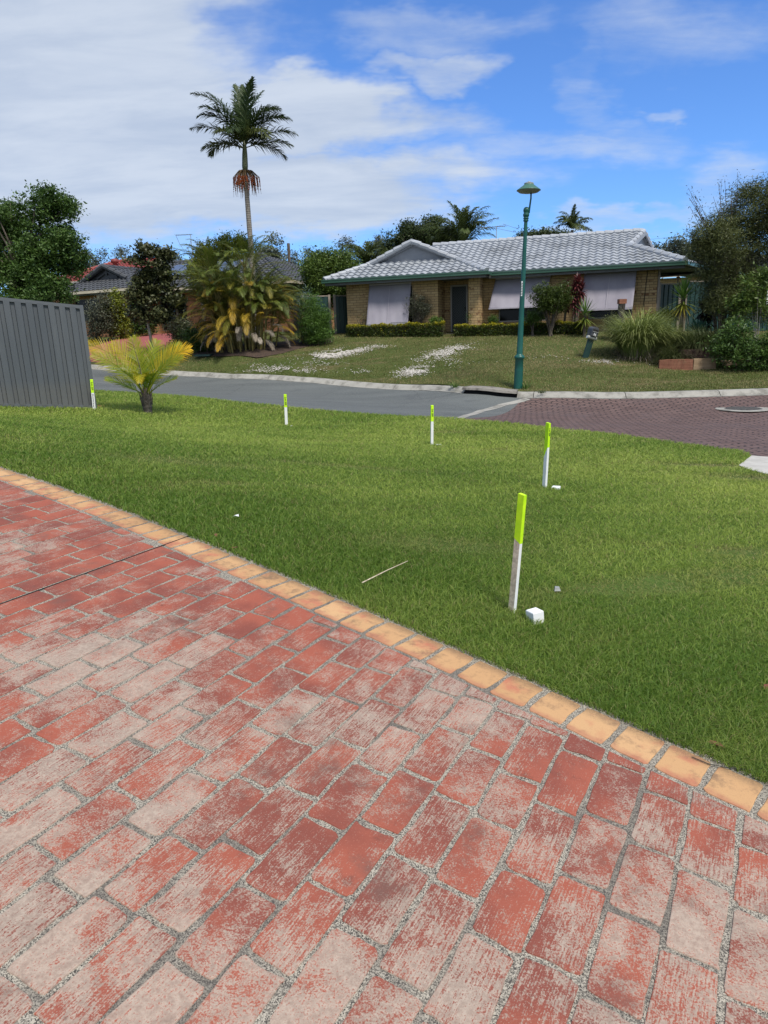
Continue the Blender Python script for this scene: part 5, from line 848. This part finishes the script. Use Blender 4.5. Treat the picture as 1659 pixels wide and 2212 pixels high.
# tall palm
px0 = at(541, 560, 29); Bp = (px0[0], px0[1]+.4, h(px0[0], px0[1]+.4)); tp = empty('tall_palm', Bp, 'very tall slender palm with orange red fruit rising above the golden palms', 'palm'); top_ = rel(529.5, 372, 29, Bp); sh_ = rel(528.5, 318, 29, Bp)
b = MB(); n = 16; b.tube([(top_[0]*(i/n)**.9, top_[1]*(i/n), -.3+(top_[2]+.3)*i/n) for i in range(n+1)], [.135-.04*i/n for i in range(n+1)], 12); b.build('trunk', M['palmtrunk'], tp, smooth=True)
b = MB(); b.tube([top_, tuple(np.array(top_)*.75+np.array(sh_)*.25), tuple(np.array(top_)*.3+np.array(sh_)*.7), sh_, (sh_[0], sh_[1], sh_[2]+.35)], [.105, .125, .11, .085, .05], 12); b.build('crownshaft', M['crownshaft'], tp, smooth=True)
for (az, el, ln, dr_, tt) in [(5, 84, 2.95, .45, .45), (-35, 82, 2.7, .5, .5), (150, 80, 2.6, .7, .55), (-92, 66, 2.75, 1.15, .35), (-75, 74, 2.8, .8, .3), (-120, 60, 2.6, 1.35, .3), (-88, 40, 2.5, 1.25, .2), (-60, 30, 2.2, 1.3, .2), (88, 70, 2.5, 1.45, .4), (70, 62, 2.4, 1.5, .35), (120, 55, 2.4, 1.7, .3), (95, 32, 2.5, 1.15, .4), (100, 12, 2.3, .95, .45), (75, -2, 2.0, .7, .3), (-100, 18, 1.8, 1.0, .2), (180, 45, 2.0, 1.6, .35), (20, 50, 2.2, 1.6, .2), (-20, 70, 2.6, .9, .3), (50, 78, 2.5, .8, .35), (-105, 52, 2.5, 1.5, .25), (105, 48, 2.4, 1.6, .3), (-140, 30, 2.0, 1.5, .2), (140, 20, 1.9, 1.3, .3)]:
    tb = [[], [], []]; b = MB(); fm = empty_ = None; az += random.uniform(-12, 12); el += random.uniform(-6, 5); frond(b, tb, (sh_[0]+.04*math.sin(R(az)), sh_[1]+.04*math.cos(R(az)), sh_[2]+random.uniform(-.05, .25)), R(az), R(el), ln*random.uniform(.85, 1.), dr_*random.uniform(.75, 1.15), 66, .74, .045, (tt, .15 if el > 35 else .45), 0, 52, .25, .28, .10, 1.5, .25, 0, .022, 0., .65)
    nb = len(b.v); V_ = b.v+[tuple(v) for v in tb[0]]; F_ = [tuple(i+nb for i in f) for f in tb[1]]; T_l = [(tt, .3)]*nb+tb[2]
    me = bpy.data.meshes.new('frond'); me.from_pydata(V_, [], b.f+F_); a = me.color_attributes.new('tint', 'FLOAT_COLOR', 'POINT'); a.data.foreach_set('color', np.c_[np.array([(x_, y_, 0, 1) for x_, y_ in T_l])].ravel()); me.update(); link('frond', me, L['palm_leaf'], tp)
fb_ = MB(); V = []; T = []
for k in range(110):
    az = random.uniform(0, 6.283); o_ = .18+.34*random.random(); p = Vector(top_)+Vector((0, 0, -.05)); q = p+Vector((math.sin(az)*o_*.6, math.cos(az)*o_*.5, .10)); r_ = q+Vector((math.sin(az)*o_*.55, math.cos(az)*o_*.5, -.25)); e_ = r_+Vector((random.uniform(-.08, .1), random.uniform(-.05, .05), -random.uniform(.3, .8))); fb_.tube([p, q, r_, e_], [.012, .010, .008, .004], 4, t=(.3, .9, 0))
    for i in range(14):
        u = random.random(); c_ = r_.lerp(e_, u*.75); s_ = .022; fb_.add([c_+Vector((s_, 0, 0)), c_+Vector((0, s_, 0)), c_+Vector((-s_, 0, 0)), c_+Vector((0, -s_, 0)), c_+Vector((0, 0, s_)), c_+Vector((0, 0, -s_))], [(0, 1, 4), (1, 2, 4), (2, 3, 4), (3, 0, 4), (1, 0, 5), (2, 1, 5), (3, 2, 5), (0, 3, 5)], 0, (random.random(), .0 if random.random() < .8 else .5, 0))
fb_.build('fruit_cluster', L['fruit'], tp, tint=True)
# golden cane palm clump
Bc = G(528, 768, 26.3); Bc = (Bc[0], Bc[1]+.9, Bc[2]+.1); gc = empty('golden_cane_palm', Bc, 'wide bushy clump of golden cane palms with yellow fronds low down', 'palm'); tb = [[], [], []]; td = [[], [], []]; b = MB(); bs = MB()
for k in range(64):
    az = random.uniform(0, 6.283); r_ = 1.1*math.sqrt(random.random()); hh = random.uniform(.5, 3.45)*(1-.25*r_); x0_, y0_ = r_*math.sin(az), r_*math.cos(az); x1_, y1_ = x0_*(1+.45*hh/2), y0_*(1+.45*hh/2); bs.tube([(x0_, y0_, -.2), (x1_, y1_, hh)], [.035, .026], 6)
    for q in range(8):
        a2 = az+random.gauss(0, 1.1); el = R(random.uniform(25, 84)); ln = random.uniform(1.3, 1.95); yel_ = max(0, min(1, (1.2-hh)*.45+random.gauss(.06, .16)))
        frond(b, tb, (x1_, y1_, hh), a2, el, ln, random.uniform(1.0, 2.0), 36, .34, .016, (random.uniform(.1, .9), yel_*.8), .25*yel_, 52, .35, .40, .20, 1.5, .3, 0, .009, 0., .25)
for k in range(95):
    az = random.uniform(0, 6.283); x0_, y0_ = 1.0*math.sin(az), .9*math.cos(az); z_ = random.uniform(.15, 2.2); frond(b, tb, (x0_, y0_, z_), az+random.gauss(0, .4), R(random.uniform(10, 62)), random.uniform(1.0, 1.55), random.uniform(1.2, 2.2), 32, .36, .016, (random.uniform(.3, 1), max(0, min(1, random.gauss(.42-.14*z_, .28)))), .3, 50, .30, .45, .2, 1.4, .3, 0, .009)
for k in range(28):
    az = random.uniform(1.2, 5.1); x0_, y0_ = 1.15*math.sin(az), 1.0*math.cos(az); frond(None, td, (x0_, y0_, random.uniform(.35, 1.0)), az, R(random.uniform(-30, 25)), random.uniform(.6, 1.05), random.uniform(1.0, 2.0), 20, .26, .02, (random.uniform(.2, 1), 0), 0, 42, .2, .7, .1)
tb_build('foliage', tb, L['cane_leaf'], gc); b.build('rachis', M['cane_stem'], gc); bs.build('cane_stem', M['cane_stem'], gc); tb_build('dead_fronds', td, M['dry'], gc)
# grey-green and green bushes right of the clump
Bs = G(655, 738, 28.2); bush('bottlebrush_shrub', Bs, 'silvery blue leaved shrub squeezed between golden palms and green bush', lob(Bs, 28.2, [(655, 690, 20, 50, .7, .3), (662, 650, 14, 22, .5, .3)]), 90, 46, .14, .11, 'blue_grey_leaf', aspect=5)
Bs = G(688, 738, 27.6); bush('oleander_bush', Bs, 'rounded fresh green bush in front of the dark green side fence', lob(Bs, 27.6, [(680, 700, 32, 38, .9, 0), (690, 725, 34, 16, .9, 0), (670, 660, 18, 24, .6, 0), (700, 690, 14, 24, .6, 0)]), 260, 48, .13, .10, 'bright_leaf', aspect=4.5)
# trees behind
def bt(px, pyb, Z, lst, nc, per, sig, sz, lf, label, th=3., tr=.15, cat='tree', **kw): P = at(px, 640, Z); Bs = (P[0], P[1], h(P[0], P[1])); return tree(kw.pop('name', 'garden_tree'), Bs, label, cat, lob(Bs, Z, lst), nc, per, sig, sz, L_k(lf), th, tr, **kw)
def L_k(k): return k
bt(705, 0, 33.2, [(715, 600, 50, 46, 1.6, 0), (685, 595, 36, 42, 1.3, 0), (742, 580, 30, 30, 1.2, 0), (730, 630, 50, 30, 1.3, 0), (672, 640, 34, 30, 1.2, 0)], 760, 56, .20, .13, 'umbrella_leaf', 'round bright green tree left of the pale tiled roof', klimb=20, sub=6)
bt(905, 0, 44, [(905, 520, 58, 36, 1.8, 0), (940, 505, 36, 34, 1.5, 0), (870, 545, 40, 38, 1.6, 0), (850, 570, 40, 34, 1.6, 0), (975, 525, 28, 34, 1.3, 0), (885, 500, 22, 26, .9, 0), (925, 488, 16, 20, .8, 0)], 700, 54, .18, .15, 'dark_needle_leaf', 'big dark green tree right behind the small gable', klimb=24, tr=.25, name='dark_garden_tree', sub=7)
bt(1162, 0, 60, [(1145, 514, 34, 10, 2, 0), (1185, 510, 34, 9, 2, 0), (1215, 514, 22, 8, 1.5, 0)], 200, 46, .25, .20, 'dark_needle_leaf', 'flat topped dark trees peeping over the pale ridge right of the lamp', klimb=16, th=5, name='dark_garden_tree')
bt(1462, 0, 42, [(1462, 540, 30, 22, 1.2, 0), (1480, 560, 26, 20, 1.2, 0), (1440, 560, 22, 18, 1., 0)], 120, 40, .22, .17, 'gum_leaf', 'loose grey green tree between the pale roof and the big right shrub', klimb=14)
def gardenpalm(px, py, Z, nf_, ln, spec, label, wind=0., ll=.6, tint=.4):
    P = at(px, py, Z); zb = h(P[0], P[1]); t = empty('garden_palm', (P[0], P[1], zb), label, 'palm', 'palms behind the houses'); hh = P[2]-zb; b = MB(); b.tube([(0, 0, -.2), (0, 0, hh)], [.16, .11], 10); b.build('trunk', M['palmtrunk'], t, smooth=True); tb = [[], [], []]; rb = MB()
    for k in range(nf_): az = 6.283*k/nf_+random.uniform(-.3, .3); el = R(random.uniform(*spec)); frond(None, tb, (0, 0, hh+random.uniform(-.1, .2)), az+wind*math.cos(az), el, ln*random.uniform(.8, 1.1), random.uniform(.9, 1.8), 34, ll, .05, (random.uniform(0, 1)*tint+.1, .3), .1, 50, .25, .45, .1, plume=.6)
    tb_build('fronds', tb, L['palm_leaf'], t)
gardenpalm(1000, 535, 38, 34, 2.5, (25, 92), 'feathery palm behind the pale roof beside the television antenna', 0., .7, .9); gardenpalm(957, 530, 39, 12, 1.7, (20, 80), 'smaller palm half hidden behind the dark tree and left of the feathery palm', 0., .5, .9); gardenpalm(789, 575, 40, 24, 2.2, (15, 88), 'wind swept palm beyond the left hip of the pale roof', .3, .7, .5); gardenpalm(1236, 497, 48, 22, 1.6, (5, 85), 'small palm silhouetted above the ridge right of the street lamp', 0., .55, .3)
gp = G(1452, 560, 41)
# distant gum trees
for i, (px, pyt, wpx, Z, lb_) in enumerate([(170, 532, 26, 70, 'gum tree top just right of the large leafy tree'), (215, 540, 30, 80, 'gum tree above the red tiled roof, left of two'), (258, 528, 34, 75, 'gum tree above the charcoal gable'), (380, 546, 20, 85, 'small round gum tree left of the cable antenna'), (432, 538, 22, 70, 'gum tree right of the cable antenna mast'), (592, 505, 28, 60, 'gum tree peeping over the right of the golden palms'), (628, 540, 24, 85, 'gum tree beside the distant power pole'), (665, 532, 26, 90, 'grey gum tree left of the round green tree'), (700, 536, 22, 90, 'grey gum tree directly above the round green tree'), (745, 512, 34, 75, 'taller gum tree left of the wind swept palm'), (820, 510, 24, 75, 'open gum tree between wind swept palm and big dark tree'), (125, 560, 40, 80, 'gum tree hidden low behind the large leafy tree'), (310, 545, 36, 85, 'gum tree behind the slender dark tree'), (480, 545, 34, 80, 'gum tree behind the golden palms'), (1415, 528, 16, 75, 'gum tree just right of the pale roof end'), (550, 545, 30, 85, 'gum tree behind the tall palm trunk')]):
    P = at(px, pyt, Z); zb = h(P[0], P[1]) if P[1] < 70 else 2.0; Bs = (P[0], P[1], min(zb, P[2]-4)); k = Z/FP; ht = P[2]-Bs[2]; W_ = wpx*k*1.35
    lobes = [(random.uniform(-.6, .6)*W_, random.uniform(-1, 1), ht-random.uniform(.35, 1.5)*W_-.3*W_, W_*random.uniform(.35, .6), W_*.5, W_*random.uniform(.25, .4)) for _ in range(7)]+[(0, 0, ht-.35*W_, W_*.45, W_*.4, W_*.35), (0, 0, ht*.4, W_*.9, W_*.7, ht*.25)]
    tree('gum_tree', Bs, 'distant '+lb_, 'tree', lobes, 130, 40, .32, .26, 'gum_leaf', ht*.55, .2, 'distant gum trees on the skyline', klimb=14, aspect=2.6)
n_ = 26000; wx = rng.uniform(-95, 75, n_); wy = 100+rng.uniform(0, 14, n_); wz = rng.beta(2, 1.4, n_)*(6.2+1.1*fbm(wx, wx*0, .25, 8)); V, F = leafquads(np.c_[wx, wy, wz+1.2], .75, 1.8); tag(npmesh('distant_woodland', V, F, L['gum_leaf'], tint=np.repeat(np.c_[rng.uniform(0, .7, n_), np.zeros(n_)], 4, 0)), 'hazy low woodland behind the houses along the skyline', 'woodland', None, 'stuff')
# right side planting
Bs = G(1560, 716, 23.6); Bs = (Bs[0], Bs[1], Bs[2]); tree('wild_shrub', Bs, 'huge tangled dark green multi stemmed shrub at the right edge', 'tree', lob(Bs, 24, [(1640, 470, 70, 70, 1.6, 0), (1590, 540, 80, 80, 1.6, 0), (1680, 560, 80, 110, 1.6, 0), (1560, 620, 60, 60, 1.3, 0), (1620, 650, 70, 60, 1.4, 0), (1520, 530, 30, 50, .8, 0), (1640, 410, 40, 22, .8, 0), (1700, 450, 60, 60, 1, 0)]), 1700, 60, .17, .11, 'olive_leaf', 2.0, .035, stems=12, klimb=60, aspect=5.5, shell=.45, sub=7)
Bw = Bs; b = MB(); Vc = []
for k in range(34):
    x_, y_ = random.choice([(1500, 430), (1520, 470), (1497, 520), (1555, 400), (1510, 580), (1580, 395)]); e_ = Vector(rel(x_+random.uniform(-16, 16), y_+random.uniform(-25, 25), 23.6, Bw)); m_ = Vector(rel(1560+random.uniform(-15, 30), 600, 23.6, Bw)); b.tube([m_, m_.lerp(e_, .5)+Vector((0, 0, .15)), e_], [.018, .012, .004], 5)
    for i in range(46): c_ = m_.lerp(e_, .45+.55*random.random())+Vector((0, 0, .1)); Vc.append((c_.x+random.gauss(0, .07), c_.y+random.gauss(0, .07), c_.z+random.gauss(0, .07)))
wild = [o for o in bpy.data.objects if o.name.startswith('wild_shrub')][0]; b.build('twigs', M['bark'], wild); V, F = leafquads(np.array(Vc), .085, 3.5); npmesh('outer_leaves', V, F, L['dull_grey_leaf'], wild, tint=np.repeat(np.c_[rng.random(len(Vc)), np.zeros(len(Vc))], 4, 0))
Bs = G(1600, 800, 20.6); bush('glossy_shrub', Bs, 'low dark glossy leaved shrub at the right end of the timber sleepers', lob(Bs, 20.6, [(1595, 765, 42, 34, .6, 0), (1640, 760, 40, 40, .6, 0), (1560, 745, 20, 30, .5, 0), (1600, 715, 40, 20, .5, 0), (1680, 750, 40, 50, .6, 0)]), 230, 42, .11, .105, 'deep_green_leaf', aspect=2.8, stems=14)
Bs = G(1630, 790, 21.4); bush('umbrella_tree', Bs, 'pale stemmed young tree with brighter leaf rosettes at the right edge', lob(Bs, 21.4, [(1625, 620, 28, 28, .4, 0), (1600, 660, 24, 26, .4, 0), (1645, 650, 26, 30, .4, 0), (1590, 690, 20, 14, .4, 0), (1655, 600, 18, 24, .3, 0)]), 80, 34, .11, .13, 'umbrella_leaf', 'tree', aspect=3.2, stems=4, bark='palebark')
# yucca, cordylines, grasses
def rosette(name, loc, label, hgt, n_, ln, wd, lf, tr=.06, lo=-50, hi=85, skirt=0, cat='plant', droop=.5, tip=.7, group=None, yb=0.):
    t = empty(name, loc, label, cat, group); b = MB(); b.tube([(0, 0, -.2), (0, 0, hgt)], [tr*1.2, tr], 8); b.build('stem', M['bark'], t); V = []; F = []; T = []
    for k in range(n_):
        f = k/n_; el = R(hi+(lo-hi)*f**.9+random.uniform(-6, 6)); az = k*2.39996; base = Vector((0, 0, hgt-.30*f*min(1, hgt)+random.uniform(0, .04))); d = Vector((math.sin(az)*math.cos(el), math.cos(az)*math.cos(el), math.sin(el))); s_ = Vector((math.cos(az), -math.sin(az), 0)); l_ = ln*random.uniform(.85, 1.1); b0 = len(V); p = base; tt = random.random(); g2 = yb*max(0, f-.5)*2
        for i, wv in enumerate((.55, 1., .8, .02)):
            V += [p-s_*wd*wv/2, p+s_*wd*wv/2]; T += [(tt, min(1, g2*(.4+.3*i)*tip))]*2; d = (d-Vector((0, 0, droop*.16))).normalized(); p = p+d*l_/3
        F += [(b0+2*i, b0+2*i+1, b0+2*i+3, b0+2*i+2) for i in range(3)]
    npmesh('leaves', np.array([tuple(v) for v in V]), np.array(F), L[lf], t, tint=np.array(T))
    if skirt: blade_clump('dead_skirt', t, skirt, .05, .75, .03, M['dry'], -80, -60, .3, z0=hgt-.35)
    return t
P = at(1478, 640, 23.3); Bz = h(P[0], P[1]); rosette('yucca', (P[0]-.02, P[1], Bz+.35), 'spiky green and yellow yucca with a brown leaf skirt before the green gate', P[2]-Bz-.35, 130, .68, .055, 'yucca_leaf', .07, skirt=90, yb=1., droop=.45)
P = at(1264, 676, 25.7); Bz = h(P[0], P[1]); rosette('yucca', (P[0], P[1], Bz), 'short spiky yucca behind the right end of the long hedge', P[2]-Bz, 70, .66, .045, 'yucca_leaf', .05, -40, 80, droop=.7, yb=.4)
def cordyline(px, pyt, pyb, Z, n_, lf, label, sz=.32):
    P = at(px, pyb, Z); hh = at(px, pyt, Z)[2]-P[2]; t = empty('cordyline', (P[0], P[1], P[2]-.5), label, 'plant'); b = MB(); tops = []
    for k in range(n_): x_, y_ = random.uniform(-.25, .25), random.uniform(-.15, .15); z_ = .5+hh*random.uniform(.35, .95); b.tube([(x_*.3, y_*.3, 0), (x_, y_, z_)], [.03, .02], 6); tops.append((x_, y_, z_))
    b.build('stem', M['bark'], t); V = []; F = []; T = []
    for (x_, y_, z_) in tops:
        for k in range(46):
            az = k*2.4; el = R(80-130*(k/46)+random.uniform(-8, 8)); d = Vector((math.sin(az)*math.cos(el), math.cos(az)*math.cos(el), math.sin(el))); s_ = Vector((math.cos(az), -math.sin(az), 0)); p = Vector((x_, y_, z_-.25*k/46)); b0 = len(V); tt = random.random()
            for i, wv in enumerate((.4, 1., .7, .05)): V += [p-s_*.035*wv, p+s_*.035*wv]; T += [(tt, 0)]*2; d = (d-Vector((0, 0, .22))).normalized(); p = p+d*sz/3
            F += [(b0+2*i, b0+2*i+1, b0+2*i+3, b0+2*i+2) for i in range(3)]
    npmesh('leaves', np.array([tuple(v) for v in V]), np.array(F), L[lf], t, tint=np.array(T))
cordyline(1242, 588, 696, 26.9, 9, 'cordyline_leaf', 'tall red leaved cordyline between the two right hand blinds', .34); cordyline(1215, 610, 690, 27.3, 3, 'cordyline_leaf', 'smaller red cordyline behind the clipped ball shrub', .28); cordyline(1523, 660, 705, 24.5, 4, 'dark_cordyline_leaf', 'blackish cordyline between yucca and big shrub', .42); cordyline(796, 686, 706, 29.2, 2, 'dark_cordyline_leaf', 'tiny dark cordyline under the long torn blind', .2)
P = G(1510, 712, 23.4); rosette('agave', (P[0], P[1], P[2]+.3), 'blue green broad leaved agave rosette above the grassy clump', .25, 46, .55, .13, 'agave_leaf', .05, 10, 75, droop=.3)
P = G(1392, 775, 22.3); lg_ = empty('lemongrass', (P[0]-.1, P[1]+.35, P[2]), 'big arching fountain of pale green lemongrass left of the sleepers', 'grass clump'); blade_clump('leaves', lg_, 2300, .48, 1.95, .026, L['lemongrass_leaf'], 64, 96, 2.2, .35, .9, 0.); blade_clump('dry_base', lg_, 420, .66, .75, .016, M['dry'], 10, 70, 2.0, 0, .9)
P = G(1425, 725, 23.6); lg2 = empty('lemongrass', (P[0], P[1], P[2]), 'smaller lemongrass clump behind the big one', 'grass clump'); blade_clump('leaves', lg2, 900, .5, 1.25, .018, L['lemongrass_leaf'], 50, 90, 2.0, .3)
P = at(1515, 752, 21.75); mg = empty('mat_rush', (P[0], P[1], P[2]), 'dark fine leaved mat rush spilling over the upper dark sleeper', 'grass clump'); blade_clump('leaves', mg, 2600, .75, .85, .009, L['mondo_leaf'], 25, 88, 1.7, .25, .45, .1); blade_clump('leaves', mg, 700, .35, .8, .009, L['mondo_leaf'], 5, 50, 1.6, .8, .4, .1)
P = at(1455, 775, 21.5); mg2 = empty('mat_rush', (P[0], P[1], P[2]-.1), 'fine mat rush tuft between lemongrass and the reddish sleeper', 'grass clump'); blade_clump('leaves', mg2, 1000, .35, .75, .009, L['mondo_leaf'], 25, 88, 1.7, .5, .6, .1)
Bs = G(1440, 715, 24.2); bush('shrub', Bs, 'small yellow green shrub between lemongrass and yucca', lob(Bs, 24.2, [(1440, 682, 22, 16, .4, 0), (1405, 690, 24, 14, .4, 0)]), 60, 46, .10, .08, 'yellow_green_leaf')
Bs = G(1328, 712, 25.3); bush('shrub', Bs, 'low green shrub at the foot of the charred log post', lob(Bs, 25.3, [(1325, 697, 17, 16, .35, 0)]), 40, 46, .09, .06, 'olive_leaf')
Bs = at(1190, 705, 26.3); Bs = (Bs[0], Bs[1], h(Bs[0], Bs[1])+.1); bush('ball_shrub', Bs, 'clipped rounded shrub on bare stems before the middle blind', lob(Bs, 26.3, [(1172, 640, 24, 25, .5, 0), (1210, 637, 26, 25, .5, 0), (1190, 655, 34, 24, .55, 0)]), 200, 60, .085, .07, 'hedge_leaf', stems=16, shell=.35)
Bs = at(1152, 700, 26.6); Bs = (Bs[0], Bs[1], h(Bs[0], Bs[1])+.1); bush('shrub', Bs, 'dark low shrub beneath the clipped ball shrub', lob(Bs, 26.6, [(1155, 685, 20, 14, .3, 0)]), 50, 46, .09, .07, 'deep_green_leaf')
Bs = at(902, 703, 28.6); Bs = (Bs[0], Bs[1], h(Bs[0], Bs[1])+.1); bush('grey_shrub', Bs, 'wispy grey green shrub against the long torn blind', lob(Bs, 28.6, [(900, 655, 26, 20, .45, 0), (903, 675, 18, 22, .4, 0), (922, 665, 12, 16, .3, 0)]), 120, 40, .10, .07, 'dull_grey_leaf', stems=30, aspect=4)
for px, py, Z, rx, ry, lf, lb_ in ((940, 694, 28.3, 10, 10, 'bright_leaf', 'little green shrub poking above the left hedge end'), (1020, 688, 28.4, 17, 14, 'bright_leaf', 'small round green shrub in front of the front door'), (1064, 692, 27.9, 7, 8, 'deep_green_leaf', 'tiny dark shrub left of the first low window'), (783, 688, 29.2, 20, 20, 'magnolia_leaf', 'sparse twiggy shrub on the left corner of the cream wall')):
    P = at(px, py+16, Z); Bs = (P[0], P[1], h(P[0], P[1])+.05); bush('shrub', Bs, lb_, lob(Bs, Z, [(px, py, rx, ry, .25, 0)]), 34 if px != 783 else 18, 40 if px != 783 else 12, .08, .055, lf, stems=10)
P = hit(1105, 818); 
# young palm on the near lawn
Py = at(320, 892, 13.2); Py = (Py[0], Py[1], h(Py[0], Py[1])); yp = empty('young_palm', Py, 'young yellow green palm with a short stubby trunk on the near lawn', 'palm')
b = MB(); b.lathe([(.085, -.1), (.085, .0), (.078, .06), (.09, .12), (.083, .17), (.095, .22), (.085, .30), (.07, .38), (.05, .46), (.03, .52)], 14)
for k in range(14): az = k*2.4; r_ = .085; z_ = .10+.02*k; b.tube([(r_*math.sin(az), r_*math.cos(az), z_), ((r_+.02)*math.sin(az), (r_+.02)*math.cos(az), z_+.10), ((r_+.05)*math.sin(az), (r_+.05)*math.cos(az), z_+.17)], [.022, .014, .003], 5)
b.build('trunk', M['bark'], yp)
#        az  el  len droop  twist tint tip
for (az, el, ln, dr_, tw, tt, g0, gt, ll, vs) in [(-88, 66, 1.52, 1.10, 62, .75, .12, .60, .36, .12), (-72, 76, 1.20, .85, 55, .45, .10, .25, .38, .12), (-100, 60, 1.2, .8, 50, .3, .05, .2, .34, .12), (88, 64, 1.30, 1.0, -60, .5, .15, 1.0, .38, .12), (70, 72, 1.22, .95, -50, .35, .0, .15, .36, .12), (100, 58, 1.1, .8, -50, .3, .0, .2, .32, .15), (170, 82, .85, 2.7, 0, .4, .05, .35, .24, .3), (-150, 60, .9, 1.0, 20, .2, .0, .1, .28, .3), (140, 52, .8, .8, -20, .2, .0, .1, .28, .3), (10, 75, 1.1, .9, 10, .3, .0, .2, .32, .3), (-30, 70, 1.1, .9, 20, .3, .0, .2, .32, .3), (35, 82, 1.1, .6, -30, .45, .0, .15, .34, .2), (-40, 84, 1.15, .5, 40, .5, .0, .2, .34, .2), (-110, 38, .75, .5, 30, .15, 0, .1, .26, .3), (105, 36, .75, .5, -30, .15, 0, .1, .26, .3)]:
    tb = [[], [], []]; b = MB(); frond(b, tb, (.02*math.sin(R(az)), .02*math.cos(R(az)), .34), R(az), R(el), ln, dr_, 40, ll*1.15, .0135, (tt, g0), gt, 60, vs, .10, .22, 1.5, .10, tw, .014, .25)
    nb = len(b.v); V_ = b.v+[tuple(v) for v in tb[0]]; F_ = [tuple(i+nb for i in f) for f in tb[1]]; T_l = [(.3, .1)]*nb+tb[2]
    me = bpy.data.meshes.new('frond'); me.from_pydata(V_, [], b.f+F_); a = me.color_attributes.new('tint', 'FLOAT_COLOR', 'POINT'); a.data.foreach_set('color', np.array([(x_, y_, 0, 1) for x_, y_ in T_l]).ravel()); me.update(); link('frond', me, L['young_palm_leaf'], yp)
b = MB(); b.tube([(0, 0, .4), (-.06, 0, .9), (-.16, 0, 1.48)], [.010, .008, .002], 5); b.build('spear_leaf', M['bark'], yp)

for (px, py, n_, sz, lb_) in ((983, 843, 70, .22, 'green weed tuft growing from the kerb beside the drain'), (1136, 826, 60, .25, 'tall grass tuft growing at the base of the street lamp'), (1170, 859, 50, .12, 'low weeds in the gutter at the right end of the drain')):
    P = hit(px, py); t = empty('weed_tuft', (P[0], P[1], hv(P[0], P[1])), lb_, 'weeds'); blade_clump('leaves', t, n_, .12, sz, .010, L['mondo_leaf'] if sz < .2 else L['bright_leaf'], 40, 88, 1.4)
